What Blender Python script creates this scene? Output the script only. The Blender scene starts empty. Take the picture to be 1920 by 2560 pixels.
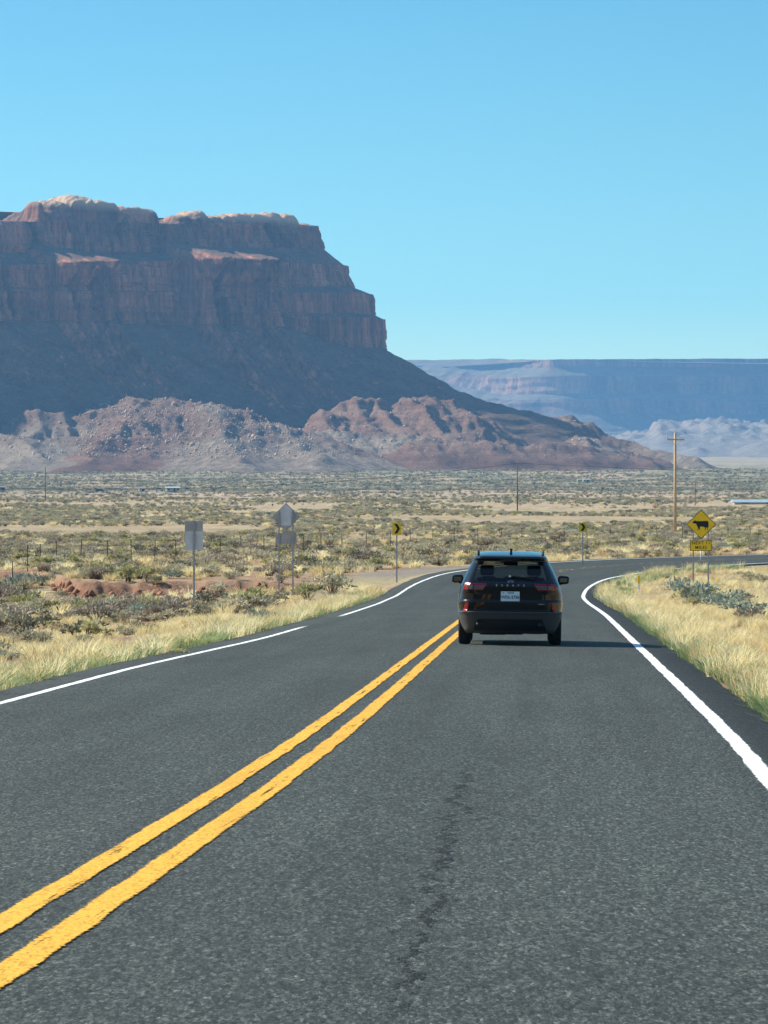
import bpy, bmesh, math, random
import numpy as np
from mathutils import Vector, Matrix, Euler

# ------------------------------------------------------------------ camera, sky, sun
S = bpy.context.scene
C = S.collection
F = 9600.0            # focal length in photo pixels (photo is 1920 x 2560)
HC = 1.57             # camera height above the road
cam_d = bpy.data.cameras.new("camera")
cam = bpy.data.objects.new("camera", cam_d); C.objects.link(cam)
cam_d.sensor_fit = 'VERTICAL'; cam_d.sensor_height = 36.0; cam_d.lens = 36.0 * F / 2560.0
cam_d.clip_start = 0.5; cam_d.clip_end = 60000.0
cam.location = (0, 0, HC)
cam.rotation_euler = (math.radians(90) + 112.0 / F, 0, 0)
S.camera = cam

SUN_EL = math.radians(36.5)
SUN_AHEAD = math.radians(21.0)          # the sun stands to the left, a little ahead
sun_dir = Vector((-math.cos(SUN_EL) * math.cos(SUN_AHEAD), math.cos(SUN_EL) * math.sin(SUN_AHEAD), math.sin(SUN_EL)))
W = bpy.data.worlds.new("World"); S.world = W; W.use_nodes = True
wn = W.node_tree.nodes; wl = W.node_tree.links
sky = wn.new('ShaderNodeTexSky'); sky.sky_type = 'NISHITA'; sky.sun_disc = False
sky.sun_elevation = SUN_EL
sky.sun_rotation = math.atan2(sun_dir.x, sun_dir.y)
sky.altitude = 1600; sky.air_density = 1.0; sky.dust_density = 0.25; sky.ozone_density = 3.0
bg = wn['Background']; bg.inputs['Strength'].default_value = 0.150
geo = wn.new('ShaderNodeTexCoord'); vm = wn.new('ShaderNodeVectorMath'); vm.operation = 'MULTIPLY'; vm.inputs[1].default_value = (1, 1, 1.9)
nm_ = wn.new('ShaderNodeVectorMath'); nm_.operation = 'NORMALIZE'
wl.new(geo.outputs['Generated'], vm.inputs[0]); wl.new(vm.outputs[0], nm_.inputs[0]); wl.new(nm_.outputs[0], sky.inputs['Vector'])
tint = wn.new('ShaderNodeMix'); tint.data_type = 'RGBA'; tint.blend_type = 'MULTIPLY'
tint.inputs[0].default_value = 1.0
sz = wn.new('ShaderNodeSeparateXYZ'); wl.new(geo.outputs['Generated'], sz.inputs[0])
cr = wn.new('ShaderNodeValToRGB'); wl.new(sz.outputs[2], cr.inputs[0])                     # clear deep desert blue, paler at the skyline
for el_, (p_, c_) in zip([cr.color_ramp.elements[0], cr.color_ramp.elements[1], cr.color_ramp.elements.new(.066), cr.color_ramp.elements.new(.15)],
                         [(.048, (1.05, 1.03, .56)), (.40, (.50, .92, .80)), (.066, (.66, .89, .60)), (.15, (.40, .78, .66))]):
    el_.position = p_; el_.color = (*c_, 1)
wl.new(cr.outputs[0], tint.inputs[7])
wl.new(sky.outputs['Color'], tint.inputs[6]); wl.new(tint.outputs[2], bg.inputs['Color'])
sl = bpy.data.lights.new("sun", 'SUN'); sl.energy = 4.7; sl.angle = math.radians(0.53); sl.color = (1.0, 0.955, 0.82)
so = bpy.data.objects.new("sun", sl); C.objects.link(so)
so.rotation_euler = sun_dir.to_track_quat('Z', 'Y').to_euler()
so.location = (0, 0, 50)
S.view_settings.view_transform = 'Standard'; S.view_settings.look = 'None'
S.view_settings.exposure = 0.85; S.view_settings.gamma = 1.0
S.render.engine = 'CYCLES'
cy = S.cycles
cy.use_denoising = True
try: cy.denoiser = 'OPENIMAGEDENOISE'
except Exception: pass
cy.caustics_reflective = False; cy.caustics_refractive = False
cy.sample_clamp_indirect = 2.0; cy.max_bounces = 5; cy.diffuse_bounces = 2; cy.glossy_bounces = 3; cy.transmission_bounces = 4
cy.transparent_max_bounces = 12; cy.volume_bounces = 0
cy.use_adaptive_sampling = True; cy.adaptive_threshold = 0.01

# ------------------------------------------------------------------ small helpers
rng = np.random.default_rng(7)
random.seed(7)

def P(px, py, d):
    """photo pixel (1920 x 2560) at distance d -> point in the world"""
    return ((px - 960.0) / F * d, d, HC + (1392.0 - py) / F * d)
def PD(px, py, d):
    return P(px * 1.1573, py * 1.1573, d)

def tag(o, label=None, cat=None, group=None, kind=None):
    if label: o['label'] = label
    if cat: o['category'] = cat
    if group: o['group'] = group
    if kind: o['kind'] = kind
    return o
def empty(name, loc, rz=0.0):
    o = bpy.data.objects.new(name, None); C.objects.link(o)
    o.location = loc; o.rotation_euler = (0, 0, rz); o.empty_display_size = 0.3
    return o
def link_mesh(name, me, mats, parent=None, smooth=False):
    o = bpy.data.objects.new(name, me); C.objects.link(o)
    if not isinstance(mats, (list, tuple)): mats = [mats]
    for m in mats: me.materials.append(m)
    if parent: o.parent = parent
    if smooth: me.polygons.foreach_set('use_smooth', [True] * len(me.polygons))
    return o
def np_mesh(name, V, faces, smooth=False):
    me = bpy.data.meshes.new(name)
    V = np.asarray(V, dtype=np.float32); faces = np.asarray(faces, dtype=np.int32)
    k = faces.shape[1]
    me.vertices.add(len(V)); me.vertices.foreach_set('co', V.ravel())
    me.loops.add(faces.size); me.loops.foreach_set('vertex_index', faces.ravel())
    me.polygons.add(len(faces)); me.polygons.foreach_set('loop_start', np.arange(0, faces.size, k, dtype=np.int32))
    me.update(calc_edges=True); me.validate()
    if smooth: me.polygons.foreach_set('use_smooth', [True] * len(me.polygons))
    return me
def grid_faces(nr, nc, wrap=False):
    i = np.arange(nr - 1)[:, None]; j = np.arange(nc if wrap else nc - 1)[None, :]
    j2 = (j + 1) % nc
    a = i * nc + j; b = i * nc + j2; c = (i + 1) * nc + j2; d = (i + 1) * nc + j
    return np.stack([a, b, c, d], -1).reshape(-1, 4)

class MB:
    """collects shapes, builds one mesh object"""
    def __init__(s): s.bm = bmesh.new()
    def box(s, c, size, rot=None, bevel=0.0):
        r = bmesh.ops.create_cube(s.bm, size=1.0)
        M = Matrix.Translation(c) @ (rot.to_4x4() if rot else Matrix()) @ Matrix.Diagonal((size[0], size[1], size[2], 1))
        bmesh.ops.transform(s.bm, matrix=M, verts=r['verts'])
        if bevel:
            ed = list({e for v in r['verts'] for e in v.link_edges})
            bmesh.ops.bevel(s.bm, geom=ed, offset=bevel, segments=2, affect='EDGES', profile=0.5)
        return s
    def cyl(s, a, b, r1, r2=None, seg=12):
        a = Vector(a); b = Vector(b); r2 = r1 if r2 is None else r2
        L = (b - a).length
        r = bmesh.ops.create_cone(s.bm, cap_ends=True, segments=seg, radius1=r1, radius2=r2, depth=L)
        q = (b - a).to_track_quat('Z', 'Y')
        M = Matrix.Translation((a + b) / 2) @ q.to_matrix().to_4x4()
        bmesh.ops.transform(s.bm, matrix=M, verts=r['verts'])
        return s
    def prism(s, pts, y0, y1):
        """outline in (x,z), extruded from y0 to y1"""
        A = [s.bm.verts.new((p[0], y0, p[1])) for p in pts]
        B = [s.bm.verts.new((p[0], y1, p[1])) for p in pts]
        n = len(pts)
        s.bm.faces.new(A); s.bm.faces.new(B[::-1])
        for i in range(n):
            s.bm.faces.new((A[i], B[i], B[(i + 1) % n], A[(i + 1) % n]))
        bmesh.ops.recalc_face_normals(s.bm, faces=s.bm.faces)
        return s
    def tube(s, pts, r, seg=8):
        for a, b in zip(pts[:-1], pts[1:]): s.cyl(a, b, r, r, seg)
        return s
    def build(s, name, mat, parent=None, smooth=False):
        me = bpy.data.meshes.new(name); s.bm.to_mesh(me); s.bm.free()
        return link_mesh(name, me, mat, parent, smooth)

# numpy gradient noise -------------------------------------------------
_perm = np.random.default_rng(3).permutation(4096)
_ang = np.random.default_rng(4).random(4096) * 2 * np.pi
_gx, _gy = np.cos(_ang), np.sin(_ang)
def perlin(x, y, seed=0):
    x = np.asarray(x, float) + seed * 17.31; y = np.asarray(y, float) + seed * 9.73
    xi = np.floor(x).astype(np.int64); yi = np.floor(y).astype(np.int64)
    xf = x - xi; yf = y - yi
    u = xf * xf * xf * (xf * (xf * 6 - 15) + 10); v = yf * yf * yf * (yf * (yf * 6 - 15) + 10)
    def g(ix, iy, fx, fy):
        h = _perm[(ix + _perm[iy & 4095]) & 4095]
        return _gx[h] * fx + _gy[h] * fy
    n00 = g(xi, yi, xf, yf); n10 = g(xi + 1, yi, xf - 1, yf)
    n01 = g(xi, yi + 1, xf, yf - 1); n11 = g(xi + 1, yi + 1, xf - 1, yf - 1)
    a = n00 + u * (n10 - n00); b = n01 + u * (n11 - n01)
    return (a + v * (b - a)) * 1.5
def fbm(x, y, oct=4, seed=0, gain=0.5):
    s = 0; a = 1.0
    for k in range(oct):
        s = s + a * perlin(np.asarray(x) * 2 ** k, np.asarray(y) * 2 ** k, seed + k * 5); a *= gain
    return s
def ridged(x, y, oct=4, seed=0):
    s = 0; a = 1.0
    for k in range(oct):
        s = s + a * (1 - np.abs(perlin(np.asarray(x) * 2 ** k, np.asarray(y) * 2 ** k, seed + k * 5)) * 2); a *= 0.5
    return s / 1.9
def sstep(a, b, x):
    t = np.clip((np.asarray(x, float) - a) / (b - a), 0, 1); return t * t * (3 - 2 * t)

# materials -------------------------------------------------------------
class NT:
    def __init__(s, name):
        s.m = bpy.data.materials.new(name); s.m.use_nodes = True
        s.t = s.m.node_tree; s.n = s.t.nodes; s.l = s.t.links
        s.bsdf = s.n['Principled BSDF']; s.out = s.n['Material Output']
        s.set(s.bsdf, {'Roughness': 0.9, 'Specular IOR Level': 0.2})
    def set(s, node, ins):
        for k, v in ins.items():
            i = node.inputs[k]
            if hasattr(v, 'is_linked'): s.l.new(v, i)
            elif isinstance(v, tuple) and len(v) == 3 and len(getattr(i, 'default_value', (0,) * 3)) == 4: i.default_value = (*v, 1)
            else: i.default_value = v
    def add(s, typ, props=None, **ins):
        n = s.n.new(typ)
        for k, v in (props or {}).items(): setattr(n, k, v)
        s.set(n, {k.replace('_', ' ') if k not in n.inputs else k: v for k, v in ins.items()})
        return n
    def pos(s): return s.add('ShaderNodeNewGeometry').outputs['Position']
    def objc(s): return s.add('ShaderNodeTexCoord').outputs['Object']
    def scale(s, vec, sc):
        n = s.n.new('ShaderNodeVectorMath'); n.operation = 'MULTIPLY'
        s.l.new(vec, n.inputs[0]); n.inputs[1].default_value = sc; return n.outputs[0]
    def noise(s, vec, scale, detail=4, rough=0.55, dist=0.0, out='Fac'):
        n = s.add('ShaderNodeTexNoise', None, Vector=vec, Scale=scale, Detail=detail, Roughness=rough, Distortion=dist)
        return n.outputs[out]
    def voro(s, vec, scale, feature='F1', out='Distance'):
        n = s.add('ShaderNodeTexVoronoi', {'feature': feature}, Vector=vec, Scale=scale); return n.outputs[out]
    def ramp(s, fac, stops):
        n = s.n.new('ShaderNodeValToRGB'); e = n.color_ramp.elements
        while len(e) < len(stops): e.new(0.5)
        for el, (p, c) in zip(e, stops): el.position = p; el.color = (*c, 1) if len(c) == 3 else c
        s.l.new(fac, n.inputs[0]); return n.outputs[0]
    def mr(s, v, a, b, c=0.0, d=1.0):
        n = s.n.new('ShaderNodeMapRange'); s.l.new(v, n.inputs[0])
        for i, x in zip((1, 2, 3, 4), (a, b, c, d)): n.inputs[i].default_value = x
        return n.outputs[0]
    def mix(s, f, a, b, blend='MIX'):
        n = s.n.new('ShaderNodeMix'); n.data_type = 'RGBA'; n.blend_type = blend
        for k, v in ((0, f), (6, a), (7, b)):
            if hasattr(v, 'is_linked'): s.l.new(v, n.inputs[k])
            elif isinstance(v, tuple): n.inputs[k].default_value = (*v, 1)
            else: n.inputs[k].default_value = v
        return n.outputs[2]
    def math(s, op, a, b=0.0):
        n = s.n.new('ShaderNodeMath'); n.operation = op
        for i, v in enumerate((a, b)):
            if hasattr(v, 'is_linked'): s.l.new(v, n.inputs[i])
            else: n.inputs[i].default_value = v
        return n.outputs[0]
    def sep(s, vec): return s.add('ShaderNodeSeparateXYZ', None, Vector=vec).outputs
    def attr(s, name): return s.add('ShaderNodeAttribute', {'attribute_name': name}).outputs['Fac']
    def bump(s, h, strength=0.5, dist=0.1):
        n = s.add('ShaderNodeBump', None, Strength=strength, Distance=dist); s.l.new(h, n.inputs['Height']); return n.outputs[0]
    def base(s, c, rough=None, normal=None, **kw):
        s.set(s.bsdf, {'Base Color': c})
        if rough is not None: s.set(s.bsdf, {'Roughness': rough})
        if normal is not None: s.set(s.bsdf, {'Normal': normal})
        if kw: s.set(s.bsdf, {k.replace('_', ' '): v for k, v in kw.items()})
        return s.m

def plain(name, col, rough=0.6, metal=0.0, spec=0.4, var=0.12, scale=6.0, coat=0.0):
    t = NT(name)
    n = t.noise(t.objc(), scale, 5)
    c = t.mix(t.mr(n, 0.35, 0.65), tuple(x * (1 - var) for x in col), tuple(min(1, x * (1 + var)) for x in col))
    t.set(t.bsdf, {'Metallic': metal, 'Specular IOR Level': spec, 'Coat Weight': coat, 'Coat Roughness': 0.03})
    return t.base(c, rough)

# ------------------------------------------------------------------ road centreline
RS0, RS1 = -90.0, 520.0
_s = np.arange(RS0, RS1, 0.5)
def _heading(s):
    h = 0.042 + 0.0008 * np.maximum(0, 40 - np.maximum(s, -20)) - 0.007 * sstep(95, 120, s)
    k = np.interp(s, [136, 160, 330, 380], [0, 1 / 185., 1 / 185., 0])
    return h + np.concatenate([[0], np.cumsum((k[1:] + k[:-1]) / 2 * 0.5)])
_h = _heading(_s)
_cx = np.concatenate([[0], np.cumsum(np.sin((_h[1:] + _h[:-1]) / 2) * 0.5)])
_cy = np.concatenate([[0], np.cumsum(np.cos((_h[1:] + _h[:-1]) / 2) * 0.5)])
_i0 = int(np.argmin(np.abs(_s)))
_cx += -2.59 - _cx[_i0]; _cy += 0 - _cy[_i0]
_zr = np.interp(_s, [-100, 132, 150, 170, 190, 210, 240, 300, 400, 520], [0, 0, .08, .70, 1.07, 1.33, 1.65, 2.3, 3.6, 5.2])
_kern = np.exp(-np.linspace(-2, 2, 25) ** 2); _kern /= _kern.sum()
_zr = np.convolve(np.pad(_zr, 12, mode='edge'), _kern, 'valid')
_e = 0.035 * sstep(142, 178, _s)
def road_xyz(s, o):
    """s along the road, o to the right of the centre line"""
    s = np.asarray(s, float); o = np.asarray(o, float)
    x = np.interp(s, _s, _cx); y = np.interp(s, _s, _cy); h = np.interp(s, _s, _h)
    z = np.interp(s, _s, _zr); e = np.interp(s, _s, _e)
    w = sstep(142, 178, s)
    zz = z - e * o - (1 - w) * 0.012 * np.abs(o)
    return x + np.cos(h) * o, y - np.sin(h) * o, zz
def road_query(X, Y):
    """nearest centre line s and signed offset"""
    X = np.asarray(X, float).ravel(); Y = np.asarray(Y, float).ravel()
    so_ = np.empty(len(X)); oo = np.empty(len(X))
    sub = slice(None, None, 3); cx, cy_, ss, hh = _cx[sub], _cy[sub], _s[sub], _h[sub]
    for a in range(0, len(X), 20000):
        x = X[a:a + 20000, None]; y = Y[a:a + 20000, None]
        k = np.argmin((x - cx) ** 2 + (y - cy_) ** 2, axis=1)
        dx = x[:, 0] - cx[k]; dy = y[:, 0] - cy_[k]
        oo[a:a + 20000] = dx * np.cos(hh[k]) - dy * np.sin(hh[k])
        so_[a:a + 20000] = ss[k] + dx * np.sin(hh[k]) + dy * np.cos(hh[k])
    return so_, oo
def line_left(s): return -(3.62 + 0.45 * sstep(80, 52, s))
def edge_left(s): return line_left(s) - 0.62 + 0.05 * perlin(np.asarray(s) * 0.35, 0.5, 1) + 0.04 * perlin(np.asarray(s) * 1.3, 0.5, 2)
def line_right(s): return 3.62 + 0 * np.asarray(s)
def edge_right(s): return 4.17 + 0.06 * perlin(np.asarray(s) * 0.3, 3.5, 1) + 0.05 * perlin(np.asarray(s) * 1.4, 4.5, 2)

_ZP = np.array([(0, 0), (100, 0), (142, .03), (165, .62), (208, 1.15), (300, 2.45), (410, 4.05), (807, 11.3), (1140, 18.1), (2000, 36), (3000, 68),
                (5000, 120), (8000, 215), (10500, 300), (14000, 330), (60000, 340)], float)
def plain_z(X, Y):
    X = np.asarray(X, float); Y = np.asarray(Y, float)
    d = np.hypot(X, Y)
    z = np.interp(d, _ZP[:, 0], _ZP[:, 1])
    amp = np.interp(d, [0, 60, 200, 500, 1200, 3000], [.03, .06, .10, .2, .6, 2.0])
    wl = np.interp(d, [0, 100, 400, 1500], [3.0, 5.0, 14, 50])
    z = z + amp * fbm(X / 6.0, Y / 6.0, 3, 11) * (d < 600) + amp * fbm(X / 55., Y / 55., 3, 12) * (d >= 300) * sstep(300, 600, d)
    return z
def ground_z(X, Y, q=None):
    X = np.asarray(X, float); Y = np.asarray(Y, float); shp = X.shape
    X = X.ravel(); Y = Y.ravel()
    z = plain_z(X, Y)
    near = np.hypot(X, Y) < 460
    s = np.full(len(X), 1e6); o = np.full(len(X), 1e6)
    if near.any(): s[near], o[near] = road_query(X[near], Y[near])
    # ditch with a cut bank on the left
    y0 = 160 + 0.9 * perlin(X / 4.0, 0.3 + 0 * X, 21) + 0.55 * perlin(X / 1.1, 0.7 + 0 * X, 22) + 22 * sstep(-12.5, -17, X)
    g = sstep(-5.2, -9.5, o) * np.clip(.5 - (Y - y0) / 1.1, 0, 1) * sstep(20, 60, Y) * near
    fade = 0.12 + 0.88 * sstep(-1.0, -6.0, X)
    bankn = np.exp(-((Y - y0) / 2.6) ** 2) * sstep(-5, -8, o) * near
    z = z + bankn * (0.10 * fbm(X / 1.0, Y / .8, 4, 24) - 0.22 * np.abs(perlin(X / .6, Y / 4., 25)))
    z = z - (0.56 + 0.2 * perlin(X / 5., Y / 9., 23)) * g * fade
    z = z + 0.06 * sstep(6.5, 11, o) * sstep(26, 14, o) * sstep(50, 80, Y) * sstep(172, 150, Y) * near
    z = z - 0.48 * sstep(5, 9, o) * sstep(60, 30, o) * sstep(138, 158, Y) * sstep(250, 205, Y) * near
    sc = np.clip(s, RS0, RS1 - 1)
    rx, ry, rz = road_xyz(sc, np.clip(o, -5.2, 5.2))
    w = sstep(4.9, 12.0, np.abs(o))
    w = np.where((s < RS0 - 2) | (s > RS1 + 2), 1, w)
    drop = 0.055 + 0.07 * sstep(4.3, 5.0, np.abs(o))
    zz = np.where(near, (rz - drop) * (1 - w) + z * w, z)
    return zz.reshape(shp), s.reshape(shp), o.reshape(shp)

# ------------------------------------------------------------------ ground sheet
def build_ground():
    r = [3.0]
    while r[-1] < 15500:
        a = r[-1]
        r.append(a * (1.03 if a < 25 else 1.0022 if 145 < a < 186 else 1.0045 if a < 330 else 1.012 if a < 3200 else 1.05))
    r = np.array(r)
    th = np.concatenate([np.linspace(-math.pi, -0.3, 40)[:-1], np.linspace(-0.3, -0.135, 30)[:-1], np.linspace(-0.135, 0.135, 380),
                         np.linspace(0.135, 0.3, 30)[1:], np.linspace(0.3, math.pi, 40)[1:-1]])
    R, T = np.meshgrid(r, th, indexing='ij')
    X = R * np.sin(T); Y = R * np.cos(T)
    Z, s, o = ground_z(X, Y)
    V = np.stack([X, Y, Z], -1).reshape(-1, 3)
    f = grid_faces(len(r), len(th), wrap=True)[:, ::-1]
    # close the hole below the camera
    V = np.vstack([V, [[0, 0, -0.1]]]); n0 = len(V) - 1
    j = np.arange(len(th)); capf = np.stack([j, (j + 1) % len(th), np.full(len(th), n0), np.full(len(th), n0)], -1)
    me = np_mesh("ground", V, f, smooth=True)
    d = np.hypot(X, Y)
    y0 = 160 + 0.9 * perlin(X / 4.0, 0.3 + 0 * X, 21) + 22 * sstep(-12.5, -17, X)
    cut = sstep(3.0, -0.5, np.abs(Y - y0 + 0.3)) * sstep(-5, -8, o) * sstep(-1.0, -4.5, X + 1.5 * perlin(X / 2., Y / 2., 35)) * (d < 300)
    wash = sstep(0.15, 0.5, fbm(X / 9., Y / 16., 3, 31)) * (o < -6) * (d < 215) * (d > 60) * 0.8
    patch = sstep(0.3, 0.6, fbm(X / 20., Y / 40., 3, 32)) * (d > 180) * (d < 1000) * 0.8
    red = np.clip(np.maximum(np.maximum(cut, wash), patch), 0, 1)
    gravel = 0.8 * sstep(-9.5, -7.5, o + perlin(X / 2., Y / 5., 36)) * sstep(-4.6, -5.2, o) * sstep(162, 172, s) * sstep(196, 186, s)
    straw = sstep(-0.25, 0.25, fbm(X / 7., Y / 12., 3, 33)) * (d < 420) * np.clip(1.0 - 0.9 * red, 0, 1)
    wob = 90 * fbm(X / 160., Y / 260., 3, 34)
    dd = d + wob
    bare = (sstep(1180, 1290, dd) * sstep(1900, 1700, dd)) + 0.55 * sstep(2380, 2500, dd) * sstep(3300, 2900, dd) * sstep(-.2, .3, fbm(X / 260., Y / 500., 3, 37) - X / 700.) + 0.6 * sstep(900, 940, dd) * sstep(1010, 980, dd)
    sage = sstep(260, 500, d) * (1 - np.clip(bare, 0, 1))
    for nm, a in (('red', red), ('gravel', gravel), ('straw', straw), ('bare', np.clip(bare, 0, 1)), ('sage', sage)):
        at = me.attributes.new(nm, 'FLOAT', 'POINT')
        at.data.foreach_set('value', np.append(np.asarray(a, np.float32).ravel(), 0).astype(np.float32)[:len(me.vertices)])
    t = NT("desert_ground"); p = t.pos()
    n1 = t.noise(p, 0.25, 6); n2 = t.noise(p, 3.0, 6, 0.65); n3 = t.noise(p, 0.02, 5)
    sand = t.ramp(n1, [(0.3, (.36, .20, .115)), (0.5, (.42, .27, .16)), (0.7, (.47, .34, .215))])
    sand = t.mix(t.mr(n2, 0.35, 0.7, 0, 0.5), sand, (.30, .21, .14))
    strawc = t.ramp(n2, [(0.3, (.30, .24, .12)), (0.5, (.46, .37, .20)), (0.7, (.56, .47, .28))])
    c = t.mix(t.math('MULTIPLY', t.attr('straw'), 0.85), sand, strawc)
    redc = t.ramp(n2, [(0.3, (.14, .062, .038)), (0.48, (.27, .125, .075)), (0.7, (.40, .235, .145))])
    c = t.mix(t.attr('red'), c, redc)
    sagec = t.ramp(t.noise(t.scale(p, (.05, .012, 0)), 4.0, 6, 0.7), [(0.35, (.26, .215, .13)), (0.5, (.38, .30, .18)), (0.65, (.50, .38, .23))])
    c = t.mix(t.math('MULTIPLY', t.attr('sage'), 0.85), c, sagec)
    barec = t.ramp(t.noise(t.scale(p, (.02, .004, 0)), 5.0, 6, 0.7), [(0.3, (.37, .25, .165)), (0.5, (.47, .33, .225)), (0.7, (.51, .39, .275))])
    c = t.mix(t.attr('bare'), c, barec)
    far = t.noise(t.scale(p, (.010, .0022, 0)), 1.0, 6, 0.65)
    yy = t.sep(p)[1]
    farm = t.math('MULTIPLY', t.mr(yy, 1100, 1900), t.mr(yy, 6500, 4500))
    c = t.mix(t.math('MULTIPLY', farm, t.mr(far, .42, .56)), c, t.ramp(t.noise(t.scale(p, (.05, .014, 0)), 1.0, 6, 0.7), [(0.35, (.15, .15, .095)), (0.55, (.25, .225, .145)), (0.7, (.33, .265, .18))]))
    c = t.mix(t.math('MULTIPLY', farm, t.mr(far, .40, .30)), c, (.44, .27, .17))
    c = t.mix(t.attr('gravel'), c, t.ramp(n2, [(0.3, (.20, .18, .15)), (0.7, (.34, .30, .25))]))
    m = t.base(c, 0.95, t.bump(t.noise(p, 4.0, 8, .75), 1.0, 0.16))
    tag(link_mesh("ground", me, m), "sandy desert floor rising slowly towards the mesa", kind='structure')

# ------------------------------------------------------------------ road
def strip(name, s0, s1, ds, fo, mat, lift, kind='structure', cols=2, attrs=None, uv=True):
    s = np.arange(s0, s1 + ds * .5, ds)
    O = fo(s)                      # list of offset arrays, left to right
    V = []
    for o in O:
        x, y, z = road_xyz(s, o); V.append(np.stack([x, y, z + lift], -1))
    V = np.stack(V, 1); nr, nc = V.shape[:2]
    me = np_mesh(name, V.reshape(-1, 3), grid_faces(nr, nc)[:, ::-1], smooth=True)
    at = me.attributes.new('ro', 'FLOAT', 'POINT'); at.data.foreach_set('value', np.stack(O, 1).astype(np.float32).ravel())
    at = me.attributes.new('rs', 'FLOAT', 'POINT'); at.data.foreach_set('value', np.repeat(s, nc).astype(np.float32))
    return link_mesh(name, me, mat)

def asphalt():
    t = NT("asphalt"); p = t.pos()
    ro = t.attr('ro'); rs = t.attr('rs')
    uv = t.add('ShaderNodeCombineXYZ', None, X=ro, Y=rs).outputs[0]
    pg = t.scale(p, (1.0, .27, 1.0)); v1 = t.voro(pg, 100.0, out='Color'); g = t.sep(v1)[0]
    v2 = t.sep(t.voro(pg, 55.0, out='Color'))[1]
    stone = t.math('ADD', t.math('MULTIPLY', g, 0.55), t.math('MULTIPLY', v2, 0.45))
    fine = t.noise(pg, 26.0, 4, 0.75)
    col = t.ramp(stone, [(0.0, (.008, .010, .009)), (0.28, (.027, .032, .027)), (0.52, (.054, .0625, .054)), (0.75, (.102, .114, .098)), (0.95, (.19, .203, .176)), (1.0, (.36, .37, .32))])
    col = t.mix(t.mr(fine, 0.42, 0.66, 0.0, 0.6), col, (.026, .028, .026))
    # lanes: worn lighter wheel paths, darker streaks
    streak = t.noise(t.scale(uv, (1.6, .035, 0)), 1.0, 4, 0.6)
    col = t.mix(1.0, col, t.ramp(streak, [(0.3, (.78, .78, .79)), (0.55, (1.0, 1.0, 1.0)), (0.75, (1.12, 1.12, 1.11))]), 'MULTIPLY')
    blot = t.noise(t.scale(uv, (.5, .12, 0)), 1.0, 5, 0.6)
    col = t.mix(1.0, col, t.ramp(blot, [(0.35, (.84, .84, .85)), (0.6, (1.04, 1.04, 1.03))]), 'MULTIPLY')
    # unsealed shoulder: darker rim outside the edge lines
    rim = t.math('MAXIMUM', t.mr(ro, 3.68, 3.78), t.mr(ro, -3.95, -4.25))
    col = t.mix(t.math('MULTIPLY', rim, 0.42), col, (.022, .021, .021))
    # ragged tar crack along the lane ahead
    line = t.math('SUBTRACT', ro, t.math('SUBTRACT', 1.95, t.math('MULTIPLY', rs, 0.019)))
    wig = t.math('MULTIPLY', t.math('SUBTRACT', t.noise(t.scale(uv, (1.5, 1.1, 0)), 1.0, 6, 0.8), 0.5), 0.75)
    near = t.mr(t.math('ABSOLUTE', t.math('SUBTRACT', line, wig)), 0.012, 0.032, 1.0, 0.0)
    near2 = t.math('MULTIPLY', t.mr(t.math('ABSOLUTE', line), 0.05, 0.45, 1.0, 0.0), t.mr(t.noise(t.scale(uv, (7.0, 3.0, 0)), 1.0, 5, 0.75), 0.60, 0.63))
    span = t.math('MULTIPLY', t.mr(rs, 13.2, 14.2), t.mr(rs, 27.0, 31.0, 1.0, 0.0))
    brk = t.mr(t.noise(t.scale(uv, (9.0, 2.2, 0)), 1.0, 4, 0.7), 0.45, 0.49)
    crack = t.math('MULTIPLY', t.math('MAXIMUM', t.math('MULTIPLY', near, brk), t.math('MULTIPLY', near2, 0.8)), span)
    tar = t.math('MULTIPLY', t.mr(t.noise(t.scale(uv, (.9, .28, 0)), 1.0, 4, 0.65), 0.62, 0.72), t.math('MULTIPLY', t.mr(ro, -0.6, -1.0), t.mr(rs, 40, 48)))
    col = t.mix(t.math('MULTIPLY', crack, 0.93), col, (.006, .007, .007))
    col = t.mix(t.math('MULTIPLY', tar, 0.45), col, (.022, .023, .024))
    h = t.math('ADD', t.math('MULTIPLY', stone, 0.7), fine)
    h = t.math('SUBTRACT', h, t.math('MULTIPLY', crack, 1.5))
    return t.base(col, 0.82, t.bump(h, 0.9, 0.012), Specular_IOR_Level=0.25)

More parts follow.
